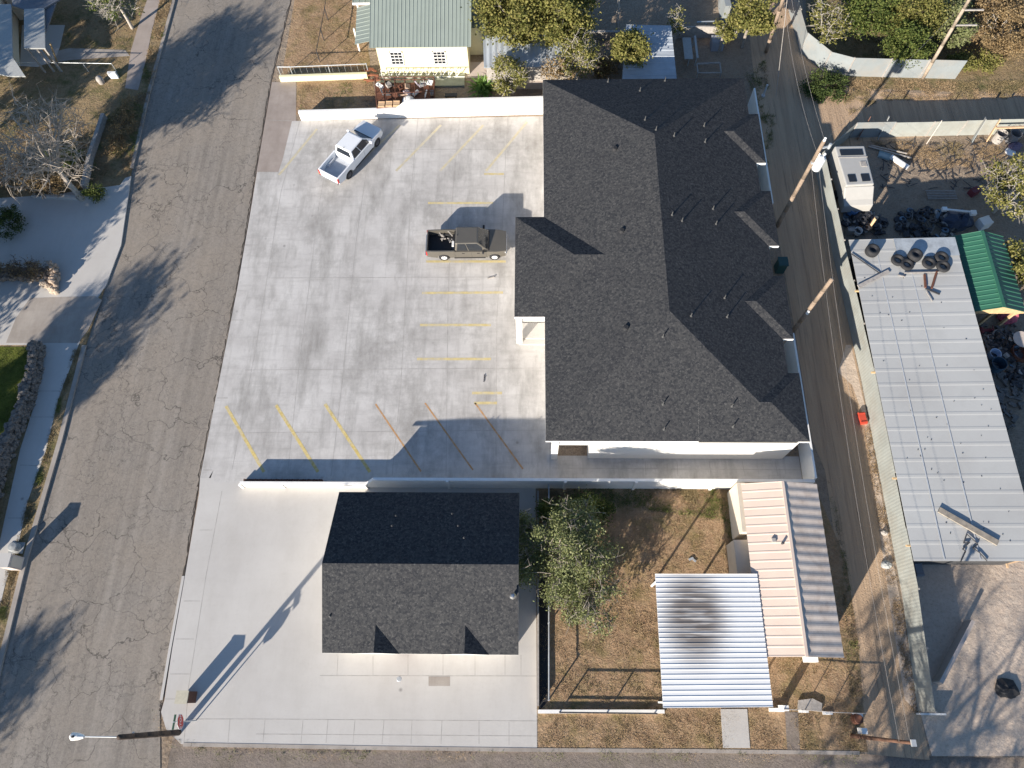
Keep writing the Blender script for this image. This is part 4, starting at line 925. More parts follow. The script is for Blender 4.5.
rg = random.Random(11); tl = t2.location
mb = MB()
for k in range(10): 
    x = tl.x - 1.0 - rg.random() * .9; y = tl.y + rg.uniform(-.1, .65); mb.bar((x, y, .85 + rg.random() * .2), (x + rg.uniform(-.4, .4), y + rg.uniform(-.4, .4), .8 + rg.random() * .35), .07, .05)
tag(obj('scrap_tangle', mb, GREYW), 'tangle of grey scrap lying in the black bed of the bronze pickup', 'scrap')
mb = MB(); mb.box((tl.x - 1.02, tl.y - .22, .9), (.16, .42, .42)); tag(obj('white_can', mb, TRIM), 'small white can at the front of the bronze pickup bed', 'can')

# ------------------------------------------------------------------ parked van in the junk yard
vn = thing('parked_van', G(855, 175, 0), 'boxy white van with dark roof hatches in the junk yard corner', 'van')
vz = 2.15
c0 = G(834.5, 146, vz); c1_ = G(864.5, 145.5, vz); c2 = G(874.5, 184, vz); c3 = G(846.5, 185.5, vz)
mb = MB(); fr_ = [c0, c1_, c2, c3]; mb.prism([(p.x, p.y) for p in fr_], .55, vz); body = obj('body', mb, simple('van_white', (.42, .41, .385), .6, .04, 3), vn, bevel=.08)
fx = (c2 + c3) / 2; dn = ((c2 + c3) / 2 - (c0 + c1_) / 2).normalized(); sd_ = Vector((dn.y, -dn.x, 0)); hwid = (c1_ - c0).length / 2 * .97
mb = MB(); j = []
for s in (-1, 1):
    for (d, z) in ((.02, .55), (.02, 2.0), (.75, 1.4), (1.15, 1.2), (1.2, .5)): p = fx + dn * d + sd_ * hwid * s; j.append((p.x, p.y, z))
mb.v += j; mb.f += [(0, 1, 2, 3, 4), (9, 8, 7, 6, 5)] + [(k, k + 5, k + 6, k + 1) for k in range(4)] + [(4, 9, 5, 0)]; mb.m = [0] * len(mb.f)
obj('hood', mb, simple('van_white', (.42, .41, .385)), vn, bevel=.06)
mid = lambda u, v: c0 * (1 - u) * (1 - v) + c1_ * u * (1 - v) + c2 * u * v + c3 * (1 - u) * v
def hatch(u0, u1, v0, v1, mat=GLASS, nm='roof_hatch', h=.04):
    q = [mid(u0, v0), mid(u1, v0), mid(u1, v1), mid(u0, v1)]; mb = MB(); mb.prism([(p.x, p.y) for p in q], vz - .02, vz + h); obj(nm, mb, mat, vn)
hatch(.12, .88, .10, .25); hatch(.70, .90, .42, .55, GREYW); hatch(.14, .40, .74, .92); hatch(.60, .88, .74, .92)
hatch(.0, 1.0, .29, .305, GREYW, 'roof_seam', .03)
for u in (-.02, 1.02):
    for v in (.15, .85):
        p = mid(u * .94 + .03, v); mb = MB(); M = Matrix((dn, sd_, Vector((0, 0, 1)))).transposed() @ Matrix.Rotation(math.pi / 2, 3, 'X')
        mb.lathe((p.x, p.y, .36), [(.2, -.12), (.34, -.12), (.36, 0), (.34, .12), (.2, .12), (.0001, .1)], 16, M=M); obj('wheel', mb, BLACK, vn, True)

# ------------------------------------------------------------------ tyres on the long shed roof
ty0 = None
def shed_z(x): return MZ + .06 + .25 * (x - xl) / (xe - xl)
tyre_specs = [(872, 251, 1, 'deep tyre standing alone at the left end of the shed roof', .5), (898, 260, 0, 'tyre lying flat left of the tall tyre on the shed roof', 1), (907, 264.5, 0, 'tyre below the tall tyre in the shed roof cluster', 1), (914, 256.5, 1, 'tall stacked tyre in the middle of the shed roof row', .4),
              (928.5, 263.5, 0, 'tyre lying alone between the tall tyre and the right pair', .6), (941, 258, 0, 'upper tyre of the right pair on the shed roof', 1), (942.5, 267, 0, 'lower tyre of the right pair on the shed roof', 1)]
for i, (px, py, tall, lab, dk) in enumerate(tyre_specs):
    p = G(px, py, 3.2)
    if ty0 is None or tall:
        ty0_ = local('tyre', lab, 'tyre', 'tyres on the shed roof'); mb = MB(); h = .26 if not tall else .50
        mb.lathe((0, 0, 0), [(.23, .02), (.36, .0), (.44, .05), (.46, h / 2), (.44, h - .05), (.36, h), (.23, h - .02), (.21, h / 2), (.23, .02)], 24); obj('rubber_casing', mb, BLACK, ty0_, True)
        if i not in (1, 5): mb = MB(); mb.lathe((0, 0, 0), [(.225, .05), (.225, h - .06), (.20, h - .05), (.14, h * .5), (.0001, h * .52)], 20); obj('rim', mb, CHROME if dk > .5 else DARKM, ty0_, True)
        ty0_.location = (p.x, p.y, shed_z(p.x))
        if not tall: ty0 = ty0_
    else:
        o = dup(ty0, (p.x, p.y, shed_z(p.x)), i * .7, lab)
# timber and metal scraps on the shed roof
def plank(pa, pb, z, w, h, mat, label, cat='plank', name='plank', grp='scraps lying on the shed roof'):
    a, b = G(*pa, z), G(*pb, z); mb = MB(); mb.bar((a.x, a.y, shed_z(a.x) + .05), (b.x, b.y, shed_z(b.x) + .05), w, h); o = obj(name, mb, mat); tag(o, label, cat, grp); return o
plank((859, 286), (889, 271), 3.1, .25, .06, GREYW, 'wide grey plank slanting at the left of the shed roof')
plank((852, 253), (880, 273), 3.1, .06, .05, DARKM, 'thin dark rod meeting the wide grey plank')
plank((904, 273), (938, 273), 3.1, .08, .06, GREYW, 'horizontal grey stick under the tyres')
plank((924, 275), (925, 288), 3.1, .12, .1, BROWN, 'left rusty spring of the pair below the tyres', 'spring', 'rusty_spring')
plank((936, 272), (931, 289), 3.1, .12, .1, BROWN, 'right rusty spring of the pair below the tyres', 'spring', 'rusty_spring')
plank((925, 289), (939, 295), 3.1, .1, .06, DARKM, 'short dark bar just below the rusty springs')
plank((898, 275), (905, 277), 3.1, .08, .05, GREYW, 'tiny grey stick left of the horizontal stick')
plank((926, 292), (932, 302), 3.1, .06, .04, GREYW, 'faint thin stick pointing down below the dark bar')
plank((939, 509.5), (997, 543.5), 3.1, .34, .10, simple('driftwood', (.30, .26, .21), .9, .3, 3), 'long weathered plank lying near the south end of the shed roof')
# zigzag wire
mb = MB(); zz = [(961, 562), (966, 551), (963, 549), (970, 542), (964, 543), (967, 534), (978, 544), (973, 548), (980, 553), (987, 561)]
for a, b in zip(zz[:-1], zz[1:]):
    p, q = G(*a, 3.15), G(*b, 3.15); mb.tube((p.x, p.y, shed_z(p.x) + .05), (q.x, q.y, shed_z(q.x) + .05), .035, n=6)
tag(obj('bent_rack', mb, DARKM), 'bent dark metal frame like a zigzag at the south edge of the shed roof', 'frame')

# ------------------------------------------------------------------ poles, lamp, signs
def seg_pole(o, base, top, r0, r1, mat, nm='pole'):
    mb = MB(); b, t_ = Vector(base), Vector(top); n = 5
    for k in range(n): mb.tube(b.lerp(t_, k / n), b.lerp(t_, (k + 1) / n), r0 + (r1 - r0) * k / n, r0 + (r1 - r0) * (k + 1) / n, 12)
    return obj(nm, mb, mat, o, True)
b = G(178.5, 732.5, 0); tp = G(119, 737.3, 6.55)
sl = thing('street_lamp', b, 'dark creosoted wooden pole with a white street light on a long thin arm', 'street lamp')
seg_pole(sl, b, tp, .17, .13, WOODD)
hd = G(77, 736.5, 6.5); mb = MB(); mb.tube((tp.x, tp.y, 6.3), tuple(hd + Vector((.25, 0, 0))), .035, .03, 8); obj('arm', mb, GALV, sl)
mb = MB(); mb.tube(hd + Vector((.35, 0, .0)), hd + Vector((.1, 0, 0)), .08, .16, 12); mb.tube(hd + Vector((.1, 0, 0)), hd + Vector((-.25, 0, -.02)), .16, .19, 12); mb.tube(hd + Vector((-.25, 0, -.02)), hd + Vector((-.36, 0, -.02)), .19, .08, 12); lh = obj('lamp_head', mb, TRIM, sl)
mb = MB(); mb.lathe((hd.x - .1, hd.y, hd.z + .15), [(.06, 0), (.06, .1), (.0001, .12)], 10); obj('photocell', mb, DARKM, lh)
mb = MB(); mb.tube((tp.x, tp.y - .05, 5.2), (tp.x, tp.y + .2, 5.2), .05, n=8); obj('bracket', mb, GALV, sl)
# stop sign
b = G(196, 720.5, 0); o = thing('stop_sign', b, 'red octagonal stop sign with green street name blade on a slim post', 'traffic sign')
tpz = 2.55; top = G(177, 722, 2.75)
b2 = Vector((b.x, b.y, 0)); mb = MB(); mb.tube(b2, (b2.x, b2.y, 2.95), .035, n=8); obj('post', mb, GALV, o)
mb = MB(); rad = .40; ct = Vector((b2.x + .06, b2.y, 2.2)); N8 = 8; nx_ = Vector((1, .18, 0)).normalized(); ux = Vector((-nx_.y, nx_.x, 0)); uz = Vector((0, 0, 1))
def octo(rad, off, th_, m, nm, par):
    mb = MB(); pts = [ct + nx_ * off + (ux * math.cos(math.radians(22.5 + 45 * k)) + uz * math.sin(math.radians(22.5 + 45 * k))) * rad for k in range(8)]
    mb.v = [tuple(p + nx_ * th_) for p in pts] + [tuple(p) for p in pts]; mb.f = [tuple(range(8)), tuple(reversed(range(8, 16)))] + [(k, k + 8, (k + 1) % 8 + 8, (k + 1) % 8) for k in range(8)]; mb.m = [0] * 10
    return obj(nm, mb, m, par)
octo(.42, 0, .012, TRIM, 'border', o); plate = octo(.385, .0125, .006, REDP, 'plate', o)
cu = bpy.data.curves.new('stop_text', 'FONT'); cu.body = 'STOP'; cu.size = .30; cu.align_x = 'CENTER'; cu.align_y = 'CENTER'; cu.extrude = .003
tmp = bpy.data.objects.new('tmp_text', cu); me = bpy.data.meshes.new_from_object(tmp); bpy.data.objects.remove(tmp)
lt = bpy.data.objects.new('lettering', me); scn.collection.objects.link(lt); me.materials.clear(); me.materials.append(TRIM); lt.parent = o
M = Matrix((ux, uz, nx_)).transposed().to_4x4(); M.translation = ct + nx_ * .022 - Vector(o.location); lt.matrix_local = M
mb = MB(); mb.box((b2.x, b2.y, 2.82), (.03, .75, .2)); obj('street_blade', mb, GRNP, o)
# brick pillar near the corner
p = G(191, 699, 0)
o = thing('brick_pillar', p, 'dark brown brick pillar standing alone on the pale corner lot', 'pillar')
mb = MB(); mb.box((p.x, p.y + .1, .62), (.62, .62, 1.24)); obj('shaft', mb, BRICK, o)
mb = MB(); mb.box((p.x, p.y + .1, 1.27), (.70, .70, .07)); obj('cap', mb, simple('cream_cap', (.50, .46, .36), .9, .12, 6), o)
# meter cabinet by the left kerb
p = G(18, 564, 0); o = thing('utility_cabinet', p, 'pinkish utility cabinet beside the left kerb', 'cabinet')
mb = MB(); mb.box((p.x, p.y, .65), (.65, .8, 1.3)); obj('body', mb, PINKC, o); mb = MB(); mb.box((p.x, p.y, 1.33), (.72, .87, .06)); obj('lid', mb, CONC2, o)
mb = MB(); mb.box((p.x + .335, p.y, .65), (.03, .6, 1.0)); obj('door', mb, TAN, o)
p = G(17, 548, 0); mb = MB(); mb.lathe((p.x, p.y, .45), [(.3, -.45), (.3, .0), (.26, .06), (.0001, .1)], 14); mb.box((p.x, p.y, .02), (.9, .7, .06)); tag(obj('meter_box', mb, simple('meter_grey', (.33, .34, .34), .6, .1), None), 'small grey round-topped meter box north of the pinkish cabinet', 'meter box')
# utility poles
def upole(base, top, z, r0, r1, label, mat=WOODP, cap=True):
    b = G(*base, 0); t_ = G(*top, z); o = thing('utility_pole', b, label, 'utility pole', 'utility poles around the alley'); seg_pole(o, b, t_, r0 * .8, r1 * .8, mat); return o, b, t_
up1, b1, tA = upole((777, 226), (824, 141), 9.1, .20, .15, 'wooden utility pole with a white transformer near its top')
def on(b, t_, f): return b.lerp(t_, f)
q = on(b1, tA, .80); mb = MB(); mb.lathe((q.x + .36, q.y - .18, q.z - .62), [(.0001, 0), (.27, .0), (.30, .05), (.30, .95), (.27, 1.05), (.1, 1.12), (.0001, 1.12)], 18); trf = obj('transformer', mb, simple('transformer_white', (.72, .73, .72), .5, .05), up1, True)
for dx, dy in ((.18, .16), (-.18, .16), (0, -.2)): mb = MB(); mb.lathe((q.x + .36 + dx, q.y - .18 + dy, q.z + .42), [(.06, 0), (.09, .08), (.05, .14), (.08, .2), (.04, .28), (.0001, .3)], 8); obj('bushing', mb, TRIM, trf)
mb = MB(); mb.box((q.x + .05, q.y - .1, q.z - .1), (.35, .2, .12)); obj('bracket', mb, GALV, up1)
mb = MB(); mb.lathe(tuple(tA + Vector((0, 0, -.02))), [(.07, 0), (.1, .12), (.05, .2), (.09, .28), (.0001, .36)], 8); obj('insulator', mb, TRIM, up1)
mb = MB(); q2 = on(b1, tA, .93); mb.bar(q2 + Vector((.15, 0, 0)), q2 + Vector((.55, .1, .0)), .1, .1); mb.lathe((q2.x + .6, q2.y + .1, q2.z - .15), [(.1, 0), (.1, .4), (.0001, .42)], 8); obj('cutout_fuse', mb, GALV, up1)
up2, b2_, tB = upole((793, 331), (832, 279), 7.0, .19, .16, 'short topped utility pole by the third roof bay, its upper half sunlit')
mb = MB(); q = on(b2_, tB, .42); mb.lathe(tuple(q + Vector((-.1, -.2, 0))), [(.1, 0), (.1, .3), (.0001, .35)], 8); obj('insulator', mb, TRIM, up2)
up3, b3, tC = upole((766, 52), (790, -22), 8.6, .19, .15, 'leaning brown utility pole cut by the top edge above the alley')
up4, b4, tD = upole((923, 78), (976, -12), 8.6, .18, .14, 'tall grey-brown utility pole in front of the top right bushes', simple('grey_pole', (.36, .29, .22), .9, .25, 6))
for f, w_ in ((.62, 1.7), (.78, 1.5)):
    q = on(b4, tD, f); mb = MB(); mb.bar(q + Vector((0, 0, 0)), q + Vector((w_, 0, .0)), .09, .09); obj('crossarm', mb, GREYW, up4)
up5, b5, tE = upole((852, 736), (913, 743), 7.1, .14, .10, 'rusty brown utility pole at the foot of the alley', simple('rusty_pole', (.13, .065, .04), .9, .3, 6))
mb = MB(); q = on(b5, tE, .1); mb.box((q.x + .22, q.y + .3, 1.0), (.3, .3, .6)); obj('meter_box', mb, TRIM, up5)
mb = MB(); mb.box(tuple(tE + Vector((.0, 0, .05))), (.22, .3, .12)); obj('pole_cap', mb, GALV, up5)
def wire(a, b, sag, label, r=.008, mat=GREYW):
    a, b = Vector(a), Vector(b); mb = MB(); n = 14; pr = a
    for k in range(1, n + 1):
        f = k / n; p = a.lerp(b, f) - Vector((0, 0, sag * 4 * f * (1 - f))); mb.tube(pr, p, r, n=5, caps=False); pr = p
    o = obj('overhead_wire', mb, mat); tag(o, label, 'wire', 'overhead wires along the alley'); return o
wire(tA + Vector((0, 0, .1)), tC + Vector((0, 0, -.2)), .5, 'upper wire running north from the transformer pole to the leaning pole')
wire(tA + Vector((-.1, 0, -1.0)), tC + Vector((-.1, 0, -1.2)), .7, 'lower wire running north from the transformer pole to the leaning pole')
wire(tA + Vector((0, 0, -1.2)), tE + Vector((0, 0, -.3)), .7, 'long upper wire running south over the alley to the rusty pole', .006)
wire(tA + Vector((0, -.1, -2.3)), tE + Vector((-.1, 0, -1.2)), .8, 'long lower wire running south over the alley to the rusty pole', .006)
wire(on(b3, tC, .98), G(776, 96, 0), 0, 'guy wire slanting to the alley ground from the leaning pole', .02)
wire(tA, tD + Vector((0, 0, -.6)), .6, 'wire crossing from the transformer pole to the tall grey-brown pole', .006)

# ------------------------------------------------------------------ caged trailer of scrap by the top wall
def rect_frame(mb, pts, r=.04):
    for a, b in zip(pts, pts[1:] + pts[:1]): mb.tube(a, b, r, n=6)
tr = thing('scrap_trailer', G(405, 98, 0), 'brown steel cage trailer packed with scrap behind the top wall', 'trailer')
ht = .98; c = [G(374.5, 77, ht), G(434, 77, ht), G(434, 103, ht), G(377, 108, ht)]

mb = MB(); mb.prism([(p.x, p.y) for p in c], .30, .38); obj('bed', mb, BROWN, tr)
for nm, lv in (('top_rail', c), ('mid_rail', [Vector((p.x, p.y, .7)) for p in c])):
    mb = MB(); rect_frame(mb, lv); obj(nm, mb, BROWN, tr)
for i in range(4):
    a, b = c[i], c[(i + 1) % 4]; n = 6 if i % 2 == 0 else 3
    for k in range(n): p = a.lerp(b, k / n); mb = MB(); mb.tube((p.x, p.y, .35), (p.x, p.y, ht), .035, n=6); obj('upright', mb, BROWN, tr)
for k in range(1, 6): a = c[0].lerp(c[1], k / 6); b = c[3].lerp(c[2], k / 6); mb = MB(); mb.tube(a, b, .025, n=6); obj('roof_bar', mb, BROWN, tr)
mb = MB(); mb.tube(c[0].lerp(c[3], .55), c[1].lerp(c[2], .55), .025, n=6); obj('roof_bar', mb, BROWN, tr)
for y in (.2, .8):
    for s in (0, 1):
        p = c[0 + s * 0].lerp(c[1], y) if s else c[3].lerp(c[2], y); mb = MB(); mb.lathe((p.x, p.y, .27), [(.12, -.1), (.25, -.1), (.27, 0), (.25, .1), (.12, .1), (.0001, .1)], 14, M=Matrix.Rotation(math.pi / 2, 3, 'X')); obj('wheel', mb, BLACK, tr, True)
rg = random.Random(5)
mats_ = [TRIM, GREYW, DARKM, BROWN, simple('tan_scrap', (.42, .30, .22), .8, .2), simple('lilac_scrap', (.38, .34, .38), .7, .2), GALV]
names_ = ['scrap_box', 'scrap_sheet', 'scrap_tube']
desc = ['white', 'grey', 'black', 'rusty brown', 'tan', 'lilac grey', 'silvery']
for k in range(21):
    u, v_2 = (k % 8 + .5 + rg.uniform(-.3, .3)) / 8, (k // 8 + .5 + rg.uniform(-.3, .3)) / 3; p = (c[0].lerp(c[1], u)).lerp(c[3].lerp(c[2], u), v_2)
    mb = MB(); z = rg.uniform(.5, .8); mi = k % 7
    M = Matrix.Rotation(rg.uniform(0, 6), 3, 'Z') @ Matrix.Rotation(rg.uniform(-.6, .6), 3, 'X')
    if k % 3 == 2: mb.tube(Vector((p.x, p.y, z)) + M @ Vector((-.4, 0, 0)), Vector((p.x, p.y, z)) + M @ Vector((.4, 0, 0)), .07, n=8)
    else: mb.box((p.x, p.y, z), (rg.uniform(.3, .65), rg.uniform(.25, .45), rg.uniform(.1, .45)), M=M)
    if k % 3 == 0:
        for s in (-1, 1): mb.box(Vector((p.x, p.y, z)) + M @ Vector((s * .12, 0, .2)), (.06, .2, .12), M=M)
    o = obj(names_[k % 3], mb, mats_[mi]); tag(o, desc[mi] + ' scrap ' + ['box', 'panel', 'tube'][k % 3] + ' loaded inside the brown cage trailer', 'scrap', 'scrap pieces in the cage trailer')
for k, (x, y) in enumerate(((381.5, 105), (389, 104.6), (396.5, 104.2))):
    p = G(x, y - .5, 1.0); mb = MB(); mb.box((p.x, p.y, 1.03), (.52, .62, .06)); mb.box((p.x, p.y + .22, 1.075), (.5, .05, .03)); mb.box((p.x, p.y - .22, 1.075), (.5, .05, .03)); tag(obj('tan_board', mb, CARD), ['left', 'middle', 'right'][k] + ' one of three tan square boards at the cage trailer front', 'board', 'three tan boards on the trailer')
mb = MB(); p = G(374, 72, .3)
for k in range(9):
    q = G(366 + k * 1.2, 70 + (k % 3) * 5, .2 + .1 * (k % 4)); mb.box((q.x, q.y, q.z), (rg.uniform(.4, 1.0), .16, .08), rg.uniform(-.6, .9))
tag(obj('plank_pile', mb, simple('red_brown_timber', (.27, .10, .05), .85, .25, 5)), 'pile of red-brown planks at the left end of the cage trailer', 'timber pile')
mb = MB(); p = G(408, 99, .9); mb.v = []; M = Matrix.Identity(3)
mb.lathe((p.x, p.y, .5), [(.55, -.4), (.6, 0), (.45, .35), (.2, .5), (.0001, .52)], 9); tag(obj('white_tarp_bundle', mb, TRIM), 'white tarp bundle squeezed between the cage trailer and the top wall', 'bundle')
mb = MB(); c_ = G(451, 95, .3)
mb.box((c_.x, c_.y, .3), (1.0, .35, .08)); mb.box((c_.x - .4, c_.y, .15), (.08, .3, .3)); mb.box((c_.x + .4, c_.y, .15), (.08, .3, .3)); tag(obj('low_bench', mb, DARKM), 'small dark bench in the shade behind the top wall', 'bench')

# ------------------------------------------------------------------ things lying about
def prop(name, label, cat, px, z, build, mat, group=None, smooth=False):
    p = G(*px, 0); mb = MB(); build(mb, p); o = obj(name, mb, mat, None, smooth); tag(o, label, cat, group); return o
def tub(r, h, n=16): return lambda mb, p: mb.lathe((p.x, p.y, 0), [(.0001, .02), (r * .85, .02), (r * .9, 0), (r, h), (r * .92, h), (r * .8, .06), (.0001, .06)], n)
def lump(r, h, seed=0):
    def f(mb, p):
        rg = random.Random(seed); n = 14; prof = [(1.0, 0), (1.05, .3), (.85, .7), (.5, .95), (.0001, 1.0)]
        i = len(mb.v)
        for q, zz in prof:
            for k in range(n): a = math.tau * k / n; rr = r * q * rg.uniform(.8, 1.2); mb.v.append((p.x + rr * math.cos(a), p.y + rr * .8 * math.sin(a), h * zz * rg.uniform(.85, 1.15)))
        for j in range(len(prof) - 1):
            for k in range(n): mb.f.append((i + j * n + k, i + j * n + (k + 1) % n, i + (j + 1) * n + (k + 1) % n, i + (j + 1) * n + k)); mb.m.append(0)
    return f
def pile(r, h, seed=0, n=60):
    def f(mb, p):
        rg = random.Random(seed)
        for _ in range(n):
            a = rg.uniform(0, math.tau); q = r * math.sqrt(rg.random()); z = h * (1 - q / r) * rg.uniform(.2, 1) + .06; c = Vector((p.x + q * math.cos(a) * 1.1, p.y + q * math.sin(a) * .8, z))
            M = Matrix.Rotation(rg.uniform(0, 6), 3, 'Z') @ Matrix.Rotation(rg.uniform(-.8, .8), 3, 'X'); k = rg.random(); m_ = 0 if rg.random() < .72 else 1 + rg.randrange(3)
            if k < .45: mb.box(c, (rg.uniform(.15, .6), rg.uniform(.1, .4), rg.uniform(.05, .25)), M=M, m=m_)
            elif k < .7: mb.tube(c + M @ Vector((-.4, 0, 0)), c + M @ Vector((.4, 0, 0)), rg.uniform(.02, .07), n=6, m=m_)
            else: mb.lathe(c, [(.12, -.06), (.24, -.07), (.27, 0), (.24, .07), (.12, .06)], 12, m_, M)
    return f
PILEM = [DARKM, GREYW, STONE, simple('faded_blue_scrap', (.12, .17, .22), .7, .3)]
def crate(w, d, h, rz=0):
    def f(mb, p):
        mb.box((p.x, p.y, h / 2), (w, d, h), rz); M = Matrix.Rotation(rz, 3, 'Z')
        for s in (-1, 1): mb.box(Vector((p.x, p.y, h + .02)) + M @ Vector((0, s * d * .38, 0)), (w * 1.02, .06, .04), rz)
    return f
prop('red_crate', 'red crate lying on the sandy strip by the alley fence', 'crate', (861.5, 419), 0, crate(.42, .8, .25, .1), simple('red_plastic', (.55, .07, .04), .5, .1))
prop('white_bag', 'crumpled white bag on the sandy strip, nearer the south', 'bag', (886, 565), 0, lump(.30, .22, 2), GREYR)
prop('white_bag', 'small white and dark bag on the sandy strip, north of the larger bag', 'bag', (884, 533), 0, lump(.2, .2, 3), GREYW)
prop('black_tarp', 'ragged black tarp heap on the south sandy yard', 'tarp', (1006, 689), 0, lump(.62, .28, 4), BLACK)
prop('tree_stump', 'round brown stump beside the rusty pole foot', 'stump', (856, 719), 0, lambda mb, p: (mb.lathe((p.x, p.y, 0), [(.32, 0), (.27, .12), (.25, .4), (.22, .42), (.0001, .4)], 16)), BROWN)
prop('white_post_block', 'white L-shaped post base at the carport corner', 'post base', (780, 708), 0, lambda mb, p: (mb.box((p.x, p.y, .55), (.3, .3, 1.1)), mb.box((p.x - .25, p.y - .1, .12), (.8, .2, .24))), TRIM)
prop('broken_slab', 'broken grey slab on the dry grass behind the chain fence', 'slab', (811, 706), 0, lambda mb, p: mb.prism([(p.x - .8, p.y - .15), (p.x + .5, p.y - .3), (p.x + .6, p.y + .15), (p.x + .1, p.y + .4), (p.x - .7, p.y + .3)], -.02, .16), GREYW)
for k, (x, y) in enumerate(((803, 709), (827, 711), (857, 713))):
    prop('concrete_footing', ['left', 'middle', 'right'][k] + ' white concrete foot under the chain fence', 'fence foot', (x, y), 0, lambda mb, p: (mb.box((p.x, p.y - .1, .03), (.55, .18, .1)), mb.box((p.x, p.y - .1, .1), (.3, .12, .05))), TRIM, 'white feet of the chain fence')
prop('white_scrap', 'small torn white litter scrap in the dry yard', 'litter', (691, 559), 0, lambda mb, p: (mb.box((p.x, p.y, .05), (.3, .14, .06), .4), mb.box((p.x + .2, p.y - .1, .05), (.12, .2, .05), .9)), GALV)
prop('wheelie_bin', 'teal wheeled bin by the alley behind the roof bays', 'bin', (777, 270), 0, lambda mb, p: (mb.box((p.x + .1, p.y, .55), (.6, .65, 1.05)), mb.box((p.x + .1, p.y, 1.12), (.68, .75, .1)), mb.bar((p.x + .42, p.y - .3, 1.05), (p.x + .42, p.y + .3, 1.05), .05, .05)), TEAL)
prop('white_stake', 'short white stake in the shade beside the alley', 'stake', (763, 96), 0, lambda mb, p: (mb.tube((p.x, p.y, 0), (p.x + .05, p.y + .1, 1.1), .08, n=8), mb.tube((p.x, p.y, 0), (p.x, p.y, .1), .16, n=8)), GALV)
# parking lot: wheel-stop crumbs and rail of bricks along the wall
mb = MB()
for k in range(44):
    x = -18.6 + k * .13 * .9; mb.box((x, sy + .28, .12 + .05 * (k % 3 == 0)), (.10, .2, .24), rg.uniform(-.2, .2))
tag(obj('brick_row', mb, BRICK), 'row of dark red bricks stacked behind the west end of the stepped wall', 'bricks')
prop('door_bracket', 'small dark scrap on the yellow-lined parking lot', 'scrap', (491, 278), 0, lambda mb, p: (mb.bar((p.x - .25, p.y - .05, .04), (p.x + .25, p.y + .08, .04), .07, .05), mb.box((p.x + .2, p.y + .05, .08), (.08, .08, .05))), GREYW)
prop('lot_debris', 'little stick lying near the lowest bay lines', 'stick', (484, 378), 0, lambda mb, p: (mb.bar((p.x, p.y - .3, .03), (p.x + .03, p.y + .25, .03), .05, .04), mb.bar((p.x, p.y, .03), (p.x + .12, p.y + .1, .03), .03, .03)), DARKM)
